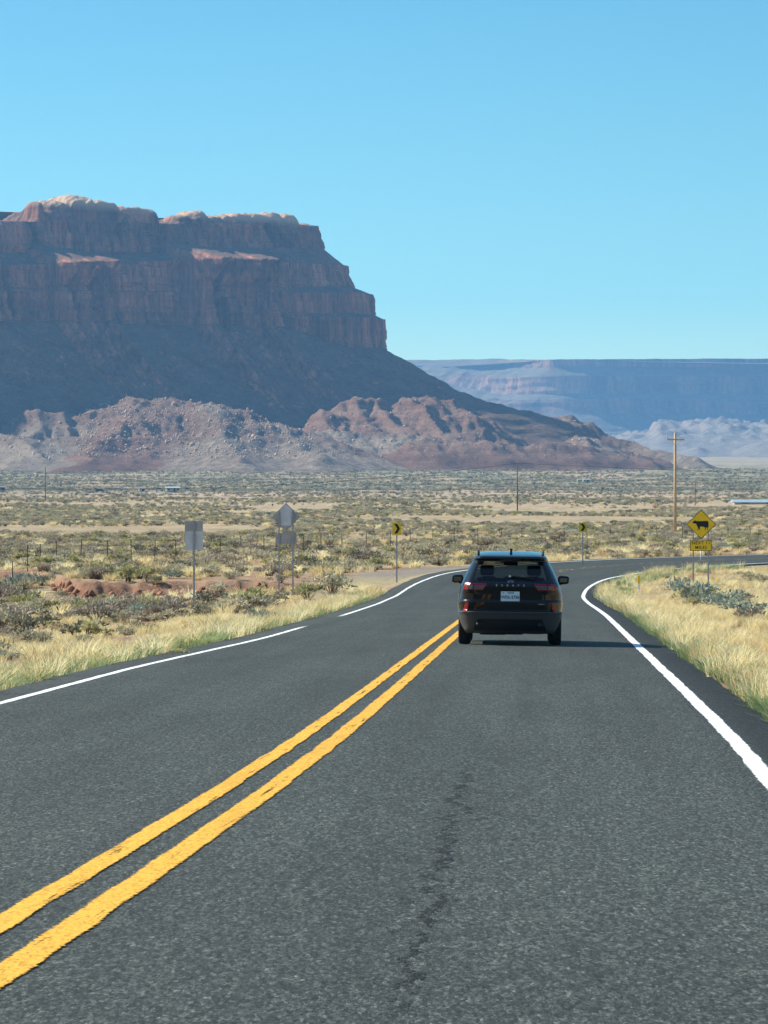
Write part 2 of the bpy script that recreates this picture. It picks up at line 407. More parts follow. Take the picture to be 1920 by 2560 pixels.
def paint(name, lo, hi, wear_lo, wear_hi, fade=None, fth=(0.38, 0.47)):
    t = NT(name); p = t.pos(); ro = t.attr('ro'); rs = t.attr('rs')
    uv = t.add('ShaderNodeCombineXYZ', None, X=ro, Y=rs).outputs[0]
    g = t.sep(t.voro(p, 60.0, out='Color'))[0]
    g = t.sep(t.voro(t.scale(p, (1, .25, 1)), 75.0, out='Color'))[0]
    c = t.ramp(t.math('ADD', t.math('MULTIPLY', g, 0.6), t.math('MULTIPLY', t.noise(p, 30.0, 4, 0.7), 0.4)), [(0.12, lo), (0.5, hi), (0.9, tuple(min(1, x * 1.08) for x in hi))])
    grime = t.noise(t.scale(uv, (3.0, .25, 0)), 1.0, 5, 0.65)
    c = t.mix(t.mr(grime, 0.5, 0.75, 0, 0.5), c, lo)
    m = t.base(c, 0.7, t.bump(g, 0.6, 0.006))
    # flaked away paint: the asphalt below shows through
    w = t.math('ADD', t.math('MULTIPLY', t.noise(t.scale(uv, (14.0, .55, 0)), 1.0, 5, 0.6), 0.75), t.math('MULTIPLY', t.noise(p, 26.0, 3, 0.7), 0.25))
    hole = t.mr(w, wear_lo, wear_hi)
    edge = t.attr('edge')
    hole = t.math('MAXIMUM', hole, t.math('MULTIPLY', t.mr(t.math('ADD', edge, t.math('MULTIPLY', t.math('SUBTRACT', t.noise(p, 22.0, 4, 0.7), 0.5), 0.9)), 0.78, 0.9), 1.0))
    if fade:
        fz = t.math('MULTIPLY', t.mr(rs, fade[0], fade[0] + 4), t.mr(rs, fade[1] - 4, fade[1], 1.0, 0.0))
        hole = t.math('MAXIMUM', hole, t.math('MULTIPLY', fz, t.mr(t.noise(t.scale(uv, (6, .6, 0)), 1.0, 4, 0.7), *fth)))
    tr = t.add('ShaderNodeBsdfTransparent'); mx = t.add('ShaderNodeMixShader')
    t.l.new(hole, mx.inputs[0]); t.l.new(t.bsdf.outputs[0], mx.inputs[1]); t.l.new(tr.outputs[0], mx.inputs[2])
    t.l.new(mx.outputs[0], t.out.inputs['Surface'])
    return m

def marking(name, s0, s1, fc, width, mat, label):
    def fo(s):
        c = fc(s) + 0.012 * perlin(s * 0.8, 0.2, 61) + 0.006 * perlin(s * 4, 0.2, 62); w = width / 2 * (1 + 0.10 * perlin(s * 1.1, 0.9, 63))
        return [c - w, c - w * 0.55, c, c + w * 0.55, c + w]
    o = strip(name, s0, s1, 0.25, fo, mat, 0.004)
    n = len(o.data.vertices) // 5
    at = o.data.attributes.new('edge', 'FLOAT', 'POINT'); at.data.foreach_set('value', np.tile(np.array([1, .5, 0, .5, 1], np.float32), n))
    return tag(o, label, kind='structure')

def build_road():
    def fo(s):
        a, b = edge_left(s), edge_right(s)
        return [a - 0.12, a] + [a + (b - a) * k / 10 for k in range(1, 10)] + [b, b + 0.12]
    o = strip("road", RS0, RS1, 0.5, fo, asphalt(), 0.0)
    v = np.empty(len(o.data.vertices) * 3, np.float32); o.data.vertices.foreach_get('co', v)
    v = v.reshape(-1, 13, 3); v[:, 0, 2] -= 0.2; v[:, -1, 2] -= 0.2; o.data.vertices.foreach_set('co', v.ravel()); o.data.update()
    tag(o, "two lane asphalt road bending to the right", kind='structure')
    yel = paint("yellow_paint", (.46, .22, .018), (.80, .42, .045), 0.575, 0.64, fade=(140, 620))
    wht = paint("white_paint", (.55, .56, .54), (.88, .89, .87), 0.66, 0.72)
    whl = paint("worn_white_paint", (.52, .53, .51), (.86, .87, .85), 0.66, 0.72, fade=(86, 107), fth=(0.28, 0.36))
    marking("yellow_line", RS0, RS1, lambda s: -0.165 + 0 * s, 0.165, yel, "left stripe of the double yellow centre line")
    marking("yellow_line", RS0, RS1, lambda s: 0.165 + 0 * s, 0.175, yel, "right stripe of the double yellow centre line")
    marking("white_line", RS0, RS1, line_left, 0.14, whl, "white edge line on the left, worn away in places")
    marking("white_line", RS0, RS1, line_right, 0.168, wht, "white edge line on the right beside the car")

build_ground()
build_road()

# ------------------------------------------------------------------ rock materials
def rock_mat(name, cliff, talus, top, strata=0.05, streak=0.05, scale=1.0, tmix=(0.45, 0.72)):
    t = NT(name); p = t.pos()
    nz = t.sep(t.add('ShaderNodeNewGeometry').outputs['True Normal'])[2]
    st = t.noise(t.scale(p, (.0025 * scale, .0025 * scale, strata * scale)), 1.0, 6, 0.65)
    sk = t.noise(t.scale(p, (streak * scale, streak * scale, .004 * scale)), 1.0, 5, 0.6)
    sk2 = t.noise(t.scale(p, (.22 * scale, .22 * scale, .016 * scale)), 1.0, 4, 0.65)
    bl = t.noise(p, 0.02 * scale, 6, 0.6)
    c = t.ramp(st, [(0.30, cliff[0]), (0.5, cliff[1]), (0.68, cliff[2])])
    c = t.mix(1.0, c, t.ramp(sk, [(0.36, (.38, .36, .38)), (0.5, (1, 1, 1)), (0.62, (1.6, 1.45, 1.32))]), 'MULTIPLY')
    c = t.mix(1.0, c, t.ramp(sk2, [(0.34, (.50, .49, .50)), (0.5, (1, 1, 1)), (0.66, (1.3, 1.25, 1.2))]), 'MULTIPLY')
    c = t.mix(1.0, c, t.ramp(bl, [(0.3, (.75, .75, .76)), (0.6, (1.1, 1.08, 1.06))]), 'MULTIPLY')
    tn = t.noise(p, 0.05 * scale, 8, 0.75)
    tc = t.ramp(tn, [(0.35, talus[0]), (0.5, talus[1]), (0.66, talus[2])])
    tc = t.mix(t.mr(t.noise(p, 0.35 * scale, 4, 0.7), 0.5, 0.72, 0, 0.7), tc, tuple(x * 0.45 for x in talus[0]))
    slope = t.math('ADD', nz, t.math('MULTIPLY', t.math('SUBTRACT', t.noise(p, 0.12 * scale, 4), 0.5), 0.25))
    c = t.mix(t.mr(slope, *tmix), c, tc)
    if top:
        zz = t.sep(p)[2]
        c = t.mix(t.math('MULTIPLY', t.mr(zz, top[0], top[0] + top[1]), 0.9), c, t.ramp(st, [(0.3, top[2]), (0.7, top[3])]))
    h = t.math('ADD', t.noise(p, 0.18 * scale, 8, 0.7), t.math('MULTIPLY', sk, 0.8))
    return t.base(c, 0.95, t.bump(h, 0.9, 3.0 / scale), Specular_IOR_Level=0.1)

def zy(ydisp, D):     # height of a photo row (in 1659 px wide display rows) at distance D
    return HC + (1392.0 - 1.1573 * np.asarray(ydisp, float)) * D / F

# ------------------------------------------------------------------ the big mesa
def build_mesa():
    PX, PY = -72.0, 3700.0
    a = np.concatenate([np.arange(1400, 330, -9.0), np.arange(330, 0, -0.85)])
    x = PX - a; y = PY - a; ang = np.full(len(a), math.radians(-45.0))
    nA = 150; R = 26.0
    t1 = np.linspace(-45, 24, nA + 1)[1:]
    cx0 = PX - R * math.cos(math.radians(-45)); cy0 = PY - R * math.sin(math.radians(-45))
    x2 = cx0 + R * np.cos(np.radians(t1)); y2 = cy0 + R * np.sin(np.radians(t1))
    b = np.concatenate([np.arange(2, 120, 3.0), np.arange(120, 900, 14.0)])
    d24 = (-math.sin(math.radians(24)), math.cos(math.radians(24)))
    x3 = x2[-1] + d24[0] * b; y3 = y2[-1] + d24[1] * b
    X = np.concatenate([x, x2, x3]); Y = np.concatenate([y, y2, y3])
    A = np.concatenate([ang, np.radians(t1), np.full(len(b), math.radians(24))])
    U = np.concatenate([[0], np.cumsum(np.hypot(np.diff(X), np.diff(Y)) + 38 * np.abs(np.diff(A)))])
    nx, ny = np.cos(A), np.sin(A)
    px = (960 + F * X / Y) / 1.1573
    px = np.where(np.arange(len(X)) >= len(a) + nA * 0.4, 690.0, px)
    w = np.concatenate([sstep(60, 0, a), np.ones(nA), np.ones(len(b))])     # prow weight
    D = np.minimum(Y, 3760.0)
    def ip(v): return np.interp(px, [-400, 0, 350, 600, 690], v)
    top = ip([476, 476, 481, 480, 486]); cb1 = ip([545, 545, 545, 533, 536]); bo = ip([578, 576, 566, 570, 574]); cb2 = ip([690, 697, 706, 712, 740])
    # bench width: wide ledges that stick out into the sun
    ledge = 46 * sstep(42, 58, px) * sstep(205, 150, px) + 50 * sstep(335, 352, px) * sstep(575, 490, px)
    cb1 = cb1 - np.interp(px, [35, 50, 80, 130, 190, 330, 346, 370, 420, 490, 550], [0, 17, 15, 9, 0, 0, 27, 20, 12, 3, 0])
    ledge = ledge * np.clip(.85 + 0.35 * perlin(U / 14., 0.4, 71) + .35 * perlin(U / 5., 0.4, 69), .3, 1.4)
    bw = 22 + ledge; bw0 = 22 + 0.45 * ledge
    mix = lambda f, p: f * (1 - w) + p * w
    rows = []   # (t, z) anchors
    zt, z1, zb, z2 = zy(top, D), zy(cb1, D), zy(bo, D), zy(cb2, D)
    zp = lambda v: zy(v, D)
    rows.append((np.full(len(X), -420.0), zt + 2)); rows.append((np.full(len(X), -75.0), zt + 1)); rows.append((-4.0 + 2.5 * perlin(U / 9., 0 * U + .4, 87), zt - .5))
    rows.append((np.full(len(X), 4.0), z1)); rows.append((bw + 2, zb))
    rows.append((bw0 + mix(6, 9), mix(zb - 0.38 * (zb - z2), zp(620)))); rows.append((bw0 + mix(9, 27), mix(zb - .48 * (zb - z2), zp(636))))
    rows.append((bw0 + mix(13, 30), mix(zb - .75 * (zb - z2), zp(680)))); rows.append((bw0 + mix(15, 40), mix(zb - .82 * (zb - z2), zp(691))))
    rows.append((bw0 + mix(19, 42), mix(z2, zp(756))))
    tb = bw0 + mix(19, 42); zb2 = mix(z2, zp(756))
    k = D / 3700.0
    fr_t = [70, 120, 190, 270, 380]; fr_z = [168, 136, 98, 74, 30]
    pr_t = [75, 122, 176, 214, 300]; pr_z = [157, 142, 130, 110, 78]
    for i in range(5):
        rows.append((mix(tb * 0 + 41 + ledge * (0.3 if i == 0 else 0.1) + fr_t[i], tb + pr_t[i]), mix(fr_z[i], pr_z[i]) * k))
    rows.append((rows[-1][0] + 160, rows[-1][1] - 70))
    cnt = [4, 60, 34, 16, 34, 12, 26, 8, 20, 52, 30, 26, 20, 18, 6]
    kind = [0, 0, 1, .35, 1, .6, 1, .6, 1, 0, 0, 0, 0, 0, 0]
    T, Z, Kc, Cap, Tal = [], [], [], [], []
    for i in range(len(rows) - 1):
        n = cnt[i]
        for q in range(n):
            f = q / n
            T.append(rows[i][0] * (1 - f) + rows[i + 1][0] * f); Z.append(rows[i][1] * (1 - f) + rows[i + 1][1] * f)
            kk = kind[i]
            if q == 0 and i > 0: kk = max(kind[i], kind[i - 1])
            Kc.append(np.full(len(X), kk)); Cap.append(np.full(len(X), 1.0 if i == 1 else 0.0)); Tal.append(np.full(len(X), 1.0 if i >= 9 else 0.0))
    T = np.array(T); Z = np.array(Z); Kc = np.array(Kc); Cap = np.array(Cap); Tal = np.array(Tal)
    UU = np.broadcast_to(U, T.shape)
    # caprock knobs
    hp = np.array([(-300, 0), (-60, 0), (-40, 14), (-15, 10), (0, 0), (53, 0), (60, 22), (75, 42), (100, 49), (140, 60), (160, 58), (200, 50), (225, 43), (238, 36), (262, 42), (290, 37), (310, 22), (324, 4), (335, 0), (362, 0),
                   (370, 14), (385, 22), (410, 30), (425, 24), (440, 17), (500, 22), (560, 26), (600, 26), (614, 20), (628, 8), (641, 1), (655, 7), (673, 10), (680, 2), (690, 0)], float)
    # along the wall the knobs are spaced by the plain column of the wall
    pxu = np.broadcast_to(px, T.shape)
    H = np.interp(pxu - 30, hp[:, 0], hp[:, 1]) * 0.446
    H = H * (np.arange(len(X)) < len(a) + nA * 0.4)[None, :]
    domes = [(66, 9, 42), (98, 30, 45), (150, 34, 57), (198, 26, 47), (224, 13, 42), (247, 17, 36), (275, 19, 35), (303, 17, 31), (377, 13, 19), (410, 19, 28), (441, 12, 17), (470, 19, 19), (502, 20, 23), (536, 20, 22), (570, 19, 24), (604, 18, 24), (652, 11, 5), (674, 8, 9)]
    DH = np.zeros(T.shape); wob_ = 1 + .16 * fbm(UU / 12., T / 12., 2, 70)
    for c_, hw, hh in domes:
        tw = hw * .446 * 1.25 + 7; tc_ = -6 - tw
        rr_ = (((pxu - c_ - 41 - .6 * (hw - 20)) / (hw * 1.08)) ** 4 + ((T - tc_) / tw) ** 4) * wob_ ** 4
        DH = np.maximum(DH, hh * .446 * np.sqrt(np.clip(1 - rr_, 0, 1)))
    DH = DH * (np.arange(len(X)) < len(a) + nA * 0.4)[None, :]
    lump = fbm(UU / 16., T / 14., 3, 72)
    back = 4 + 7 * (0.5 + perlin(UU / 22., T * 0 + .3, 73))
    shp = sstep(-back + 5, -back - 6, T) ** 0.7 * sstep(-75, -48, T)
    H = H * 0.5
    Z = Z + Cap * np.maximum(shp * H * np.clip(1 + 0.25 * lump, 0.5, 1.2), DH * (1 + .06 * lump)) + Cap * shp * 0.8 * fbm(UU / 6., T / 5., 3, 74) * (H > 3)
    # cliff relief: buttresses, flutes, joints (vertical), ledges (horizontal)
    zz = Z / 9.0
    butt = 8.5 * fbm(UU / 62., Z / 420., 2, 75)
    flute = 4.2 * (1 - 2 * np.abs(perlin(UU / 17., Z / 160., 76))) + 2.4 * (1 - 2 * np.abs(perlin(UU / 6.5, Z / 60., 77)))
    jw = UU + 5 * perlin(UU / 25., Z / 60., 84)
    joint = -5.5 * sstep(.10, 0.0, np.abs(perlin(jw / 19., Z / 260., 85))) - 3.2 * sstep(.12, 0.0, np.abs(perlin(jw / 8., Z / 110., 86)))
    small = joint + 1.0 * fbm(UU / 3.2, Z / 14., 3, 78)
    ledg = 1.3 * perlin(Z / 5.0, UU / 90., 79) + 0.7 * perlin(Z / 1.9, UU / 40., 80)
    rel = 3.5 * perlin(Z / 24., UU / 26., 88) + 2.0 * perlin(Z / 11., UU / 12., 89) + butt + np.minimum(flute, 2.5) + small + ledg
    gul = 3.5 * ridged(UU / 55., T / 300., 3, 81) + 2.2 * fbm(UU / 20., T / 26., 4, 82)
    wU = 1 - 0.4 * np.broadcast_to(w, T.shape)
    T2 = T + Kc * rel * wU + Tal * butt * np.clip(1 - (T - 45) / 90., 0, 1) * wU
    Z2 = Z + Tal * gul * np.clip((T - 45) / 45., 0.15, 1) + (1 - Kc) * 0.7 * fbm(UU / 7., T / 6., 3, 83)
    VX = X[None, :] + nx[None, :] * T2; VY = Y[None, :] + ny[None, :] * T2
    V = np.stack([VX, VY, Z2], -1)
    me = np_mesh("mesa", V.reshape(-1, 3), grid_faces(*V.shape[:2])[:, ::-1], smooth=False)
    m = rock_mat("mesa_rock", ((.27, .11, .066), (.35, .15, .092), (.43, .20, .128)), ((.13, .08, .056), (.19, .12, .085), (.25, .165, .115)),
                 (318., 8., (.62, .39, .25), (.75, .53, .36)), tmix=(0.5, 0.75))  # pale caprock, its colour raised further so the knobs look more sunlit
    tag(link_mesh("mesa", me, m), "tall red sandstone mesa in shade with sunlit caprock knobs", kind='structure')

# ------------------------------------------------------------------ lit foothills in front of the mesa
def build_foothills():
    xs = np.arange(-520, 900, 2.0); ys = np.arange(2700, 3900, 3.2)
    X, Y = np.meshgrid(xs, ys)
    G = np.interp(np.hypot(X, Y), _ZP[:, 0], _ZP[:, 1])
    wx = X + 9 * fbm(X / 60., Y / 60., 3, 91); wy = Y + 14 * fbm(X / 60., Y / 60., 3, 92)
    def ridge(pts, sl, sr=None, sf=None, bottom=0.0):
        """crest points as (px, py, d) in display pixels; slopes to the left, right and towards the viewer"""
        H = np.full(X.shape, -1e3)
        W_ = [PD(p[0], p[1], p[2] - 90) for p in pts]
        segs = list(zip(W_[:-1], W_[1:])) if len(W_) > 1 else [(W_[0], W_[0])]
        for (x0, y0, z0), (x1, y1, z1) in segs:
            dx, dy = x1 - x0, y1 - y0; L2 = dx * dx + dy * dy + 1e-6
            t = np.clip(((wx - x0) * dx + (wy - y0) * dy) / L2, 0, 1)
            ex = wx - (x0 + t * dx); ey = wy - (y0 + t * dy)
            sx = np.where(ex < 0, sl, sr or sl); sy = np.where(ey < 0, sf or sl, sl)
            dist = np.sqrt((ex * sx) ** 2 + (ey * sy) ** 2)
            H = np.maximum(H, z0 + t * (z1 - z0) - dist)
        return H
    hs = [
        ridge([(262, 852, 3380), (300, 862, 3350), (365, 858, 3360), (450, 867, 3350), (520, 893, 3335), (600, 918, 3320), (690, 940, 3300), (800, 985, 3250)], .42, .40, .26),
        ridge([(300, 866, 3340), (262, 915, 3240), (215, 965, 3120), (160, 1008, 2990)], .5, .34, .3),
        ridge([(450, 870, 3340), (470, 920, 3230), (500, 965, 3110), (520, 1000, 3000)], .36, .36, .3),
        ridge([(600, 918, 3320), (640, 955, 3200), (690, 985, 3080)], .36, .36, .3),
        ridge([(30, 905, 3290), (62, 886, 3285), (90, 888, 3285), (128, 889, 3282), (150, 897, 3290)], .55, .62, .5),
        ridge([(175, 893, 3300), (200, 890, 3300), (225, 880, 3350), (255, 866, 3370)], .5, .62, .5),
        ridge([(85, 888, 3290), (80, 930, 3240), (60, 970, 3120), (20, 1005, 3000)], .45, .42, .4),
        ridge([(-120, 900, 3260), (-40, 925, 3240), (30, 945, 3170), (90, 985, 3060)], .4, .4, .3),
        ridge([(705, 881, 3440), (712, 884, 3435)], .8, .7, .6),
        ridge([(740, 866, 3485), (760, 858, 3490), (775, 900, 3430), (800, 928, 3390)], .72, .62, .55),
        ridge([(790, 862, 3490), (805, 856, 3500), (825, 895, 3440), (860, 925, 3400)], .72, .62, .55),
        ridge([(878, 856, 3510), (905, 851, 3520), (945, 852, 3530), (975, 868, 3530), (1010, 893, 3520)], .8, .55, .55),
        ridge([(905, 856, 3515), (925, 900, 3450), (960, 925, 3420), (1030, 940, 3400)], .7, .6, .6),
        ridge([(975, 868, 3530), (1010, 905, 3480), (1080, 938, 3450)], .6, .5, .5),
        ridge([(700, 930, 3380), (800, 938, 3380), (900, 940, 3380), (1000, 945, 3400)], .4, .4, .22),
        ridge([(885, 958, 3280), (915, 945, 3290), (950, 941, 3300), (990, 950, 3300), (1050, 949, 3300), (1120, 955, 3310), (1200, 957, 3330), (1270, 966, 3350), (1340, 977, 3370), (1420, 988, 3400)], .55, .5, .33),
        ridge([(1040, 872, 3760), (1100, 884, 3780), (1170, 892, 3800), (1225, 903, 3800), (1262, 915, 3790), (1300, 938, 3770), (1350, 953, 3740), (1420, 970, 3700), (1500, 986, 3640)], .6, .5, .42),
        ridge([(1225, 906, 3800), (1235, 925, 3700), (1265, 950, 3600)], .5, .5, .4),
    ]
    cls = np.argmax(np.stack(hs), 0)
    H = hs[0]
    for h in hs[1:]:
        k = 5.0; m = np.maximum(H, h); H = m + k * np.log1p(np.exp(-np.abs(H - h) / k)) * 0.7
    rise = np.clip((H - G) / 30., 0, 1)
    er = 4.2 * (ridged(X / 26. + Y / 160., Y / 130., 3, 93) - 0.6) + 2.2 * (ridged(X / 9. - Y / 70., Y / 60., 3, 97) - .6) + 0.6 * fbm(X / 12., Y / 18., 4, 94) + 0.40 * fbm(X / 3.5, Y / 5., 3, 95)
    terr = 1.2 * np.sin(H / 2.4 + 2 * perlin(X / 60., Y / 60., 96))
    Z = H + rise * (er + terr)
    Z = np.where(H < G - 12, G - 12, Z)
    me = np_mesh("foothills", np.stack([X, Y, Z], -1).reshape(-1, 3), grid_faces(*X.shape))
    redz = np.array([.38, .95, .15, .25, .25, .35, .1, .3, .8, 1, 1, 1, .6, .5, .25, .85, .3, .4])[cls]
    scrz = np.array([.75, .15, .8, .8, .2, .35, .1, .2, .1, .1, .1, .15, .3, .4, .4, .35, .9, .7])[cls]
    for _ in range(3):
        for q in (redz, scrz):
            q[1:-1, 1:-1] = (q[1:-1, 1:-1] * 2 + q[:-2, 1:-1] + q[2:, 1:-1] + q[1:-1, :-2] + q[1:-1, 2:]) / 6
    for nm, q in (('redness', redz), ('scree', scrz)):
        at_ = me.attributes.new(nm, 'FLOAT', 'POINT'); at_.data.foreach_set('value', q.astype(np.float32).ravel())
    t = NT("badland_rock"); p = t.pos()
    z = t.sep(p)[2]
    zb = t.math('ADD', z, t.math('MULTIPLY', t.noise(p, 0.008, 4), 40.0))
    bands = t.noise(t.scale(p, (.004, .004, .075)), 1.0, 6, 0.7)
    red = t.ramp(bands, [(0.3, (.20, .105, .07)), (0.48, (.31, .165, .115)), (0.56, (.40, .245, .175)), (0.7, (.29, .145, .097))])
    gry = t.ramp(bands, [(0.3, (.31, .225, .165)), (0.5, (.46, .365, .28)), (0.7, (.38, .265, .195))])
    big = t.noise(p, 0.0085, 5, 0.6)
    zone = t.math('ADD', t.attr('redness'), t.math('MULTIPLY', t.math('SUBTRACT', big, 0.5), 1.6))
    zone = t.math('ADD', zone, t.mr(zb, 92, 130, -0.22, 0.22))
    c = t.mix(t.mr(zone, 0.22, 0.58), gry, red)
    scr = t.noise(p, 0.12, 7, 0.75)
    c = t.mix(t.math('MULTIPLY', t.mr(scr, 0.40, 0.56), t.math('ADD', t.math('MULTIPLY', t.attr('scree'), 0.65), 0.10)), c, (.145, .115, .088))
    c = t.mix(t.mr(t.noise(p, 0.33, 5, 0.8), 0.56, 0.62, 0, 0.75), c, (.055, .055, .042))
    m = t.base(c, 0.95, t.bump(t.noise(p, 0.22, 8, 0.8), 1.0, 5.0), Specular_IOR_Level=0.1)
    tag(link_mesh("foothills", me, m), "eroded red and grey foothills below the mesa", kind='structure')
    # rubble boulders
    r = np.random.default_rng(15)
    bmv = bmesh.new(); bmesh.ops.create_icosphere(bmv, subdivisions=1, radius=1.0)
    bv = np.array([v.co[:] for v in bmv.verts]); bf = np.array([[v.index for v in f.verts] for f in bmv.faces]); bmv.free()
    Vs, Fs, n = [], [], 0
    tries = 0
    while n < 9000 and tries < 120000:
        tries += 1
        i = r.integers(2, len(ys) - 2); j = r.integers(2, len(xs) - 2)
        if rise[i, j] < 0.35 or r.random() > 0.25 + 0.75 * (abs((X[i, j] / Y[i, j]) * F / 1.1573 + 829 - 430) < 260): continue
        s = 0.3 + 1.0 * r.random() ** 4 if r.random() > .006 else 1.1 + r.random() * 1.0
        v = bv * (0.7 + 0.6 * r.random((len(bv), 1))) * s * (0.7 + 0.6 * r.random(3))
        Vs.append(v + np.array([X[i, j], Y[i, j], Z[i, j] + 0.15 * s])); Fs.append(bf + n * len(bv)); n += 1
    me = np_mesh("rubble", np.concatenate(Vs), np.concatenate(Fs))
    tb = NT("boulder_rock"); pb = tb.pos()
    m = tb.base(tb.ramp(tb.noise(pb, 0.06, 3), [(0.35, (.33, .19, .13)), (0.5, (.50, .345, .25)), (0.65, (.62, .48, .37))]), 0.95)
    tag(link_mesh("rubble", me, m), "loose boulders strewn over the foothill slopes", kind='stuff')

# ------------------------------------------------------------------ distant plateau
def build_plateau():
    # plan of the rim, from right to left, headland in the middle
    pts = [(6000, 13600), (3000, 12000), (1700, 11250), (980, 10780), (570, 10520), (465, 10440), (425, 10560), (360, 10800), (200, 11150), (-60, 11350), (-600, 11650), (-2600, 12200), (-5000, 13000)][::-1]
    pts = np.array(pts, float)
    L = np.concatenate([[0], np.cumsum(np.hypot(*np.diff(pts, axis=0).T))])
    u = np.concatenate([np.arange(0, 3800, 60.), np.arange(3800, L[-1], 6.5)])
    kx = np.exp(-np.linspace(-2, 2, 9) ** 2); kx /= kx.sum()
    X = np.interp(u, L, pts[:, 0]); Y = np.interp(u, L, pts[:, 1])
    for _ in range(2):
        X[4:-4] = np.convolve(X, kx, 'valid'); Y[4:-4] = np.convolve(Y, kx, 'valid')
    dx, dy = np.gradient(X), np.gradient(Y); q = np.hypot(dx, dy); nx, ny = dy / q, -dx / q
    for _ in range(3):
        nx[4:-4] = np.convolve(nx, kx, 'valid'); ny[4:-4] = np.convolve(ny, kx, 'valid')
    D = np.hypot(X, Y)
    zt = zy(777.0, D) + 2 * fbm(u / 300., 0 * u, 3, 101)
    base = np.interp(D, _ZP[:, 0], _ZP[:, 1])
    H = zt - base
    w = sstep(440, 260, X) * 1.0                       # terraced part on the left
    mixw = lambda a, b: a * (1 - w) + b * w
    pr = [(-1500, 0, 0, 0), (0, 0, 0, 0), (8, -.09, 60, -.06), (50, -.20, 200, -.13), (62, -.40, 240, -.22), (90, -.46, 520, -.33), (105, -.62, 560, -.5), (190, -.82, 700, -.7), (330, -1.02, 900, -1.05), (520, -1.2, 1200, -1.3)]
    cnt = [4, 14, 14, 26, 10, 22, 24, 18, 6]
    T, Z = [], []
    for i in range(len(pr) - 1):
        a, b = pr[i], pr[i + 1]
        for k in range(cnt[i]):
            f = k / cnt[i]
            T.append(mixw(a[0], a[2]) * (1 - f) + mixw(b[0], b[2]) * f); Z.append(zt + H * (mixw(a[1], a[3]) * (1 - f) + mixw(b[1], b[3]) * f))
    T = np.array(T); Z = np.array(Z); U = np.broadcast_to(u, T.shape)
    on = sstep(-30, 10, T)
    rel = on * (34 * fbm(U / 420., Z / 900., 3, 102) + 9 * (1 - 2 * np.abs(perlin(U / 120., Z / 500., 103))) + 6 * fbm(U / 40., Z / 50., 3, 104) + 7 * perlin(Z / 16., U / 500., 105))
    Z = Z + sstep(60, 140, T) * 8 * fbm(U / 60., T / 60., 3, 105) + (1 - on) * (4 * fbm(U / 40., T / 40., 2, 106))
    V = np.stack([X + nx * (T + rel), Y + ny * (T + rel), Z], -1)
    me = np_mesh("distant_plateau", V.reshape(-1, 3), grid_faces(*V.shape[:2])[:, ::-1])
    m = rock_mat("plateau_rock", ((.17, .095, .07), (.25, .145, .105), (.32, .205, .155)), ((.15, .13, .09), (.21, .18, .13), (.27, .23, .17)), None, scale=0.35, tmix=(0.5, 0.8))
    tag(link_mesh("distant_plateau", me, m), "long flat topped plateau far away, blue with haze", kind='structure')
    # pale hills at its foot
    xs = np.arange(150, 1700, 6.0); ys = np.arange(6600, 9400, 14.0)
    X, Y = np.meshgrid(xs, ys); G = np.interp(np.hypot(X, Y), _ZP[:, 0], _ZP[:, 1])
    px = (960 + F * X / Y) / 1.1573; dd = np.hypot(X, Y)
    up = np.interp(px, [1200, 1330, 1400, 1425, 1470, 1500, 1560, 1600, 1640, 1700, 1900], [965, 945, 935, 908, 915, 912, 906, 914, 918, 912, 915])
    crest = zy(up, 8600.0)
    f1 = sstep(7000, 8600, dd) ** 1.3 * sstep(9390, 8700, dd)
    Z = G - 4 + (crest - G + 4) * f1 + f1 * (24 * (ridged(X / 120., Y / 260., 4, 107) - .75) + 10 * fbm(X / 30., Y / 60., 3, 108))
    fk = np.interp(px, [1430, 1480, 1510, 1530, 1580, 1620, 1660, 1720], [0, .3, .42, .25, .2, .5, .7, .7]) * np.exp(-((dd - 7150) / 230.) ** 2)
    Z = Z + fk * (44 + 14 * ridged(X / 60., Y / 120., 3, 109))
    Z = np.where((f1 < .001) & (fk < .02), G - 15, Z)
    me = np_mesh("badlands", np.stack([X, Y, Z], -1).reshape(-1, 3), grid_faces(*X.shape))
    m = rock_mat("pale_badland_rock", ((.22, .14, .105), (.29, .20, .155), (.34, .26, .21)), ((.23, .195, .165), (.28, .24, .20), (.33, .285, .24)), None, scale=0.5, tmix=(0.3, 0.9))
    tag(link_mesh("badlands", me, m), "pale eroded hills at the foot of the far plateau", kind='structure')

def build_haze():
    mb = MB(); mb.box((0, 0, 350), (36000, 36000, 1))
    bm = mb.bm
    zs = sorted({round(v.co.z, 3) for v in bm.verts})
    for v in bm.verts: v.co.z = 690.0 if v.co.z > 350 else -4.0
    t = NT("haze"); t.n.remove(t.bsdf)
    v = t.add('ShaderNodeVolumePrincipled'); v.inputs['Color'].default_value = (.26, .57, 1.0, 1); v.inputs['Density'].default_value = HAZE
    v.inputs['Anisotropy'].default_value = 0.2
    t.l.new(v.outputs[0], t.out.inputs['Volume'])
    o = mb.build("haze", t.m)
    tag(o, "thin blue desert haze", kind='stuff')
HAZE = 7.4e-5
build_mesa()
build_foothills()
build_plateau()
build_haze()

# ------------------------------------------------------------------ placing things on the ground
def at(px, py, d0=30.0, d1=4000.0):
    """where the ray through photo pixel (px, py) meets the ground"""
    d = np.concatenate([np.arange(d0, 420, 0.5), np.arange(420, d1, 4.0)])
    d = d[d < d1]
    x, y, z = P(px, py, d)
    gz, _, _ = ground_z(x, y)
    k = np.nonzero(z <= gz)[0]
    k = k[0] if len(k) else len(d) - 1
    return float(x[k]), float(y[k]), float(gz[k])
def gz1(x, y): return float(ground_z(np.array([x]), np.array([y]))[0][0])

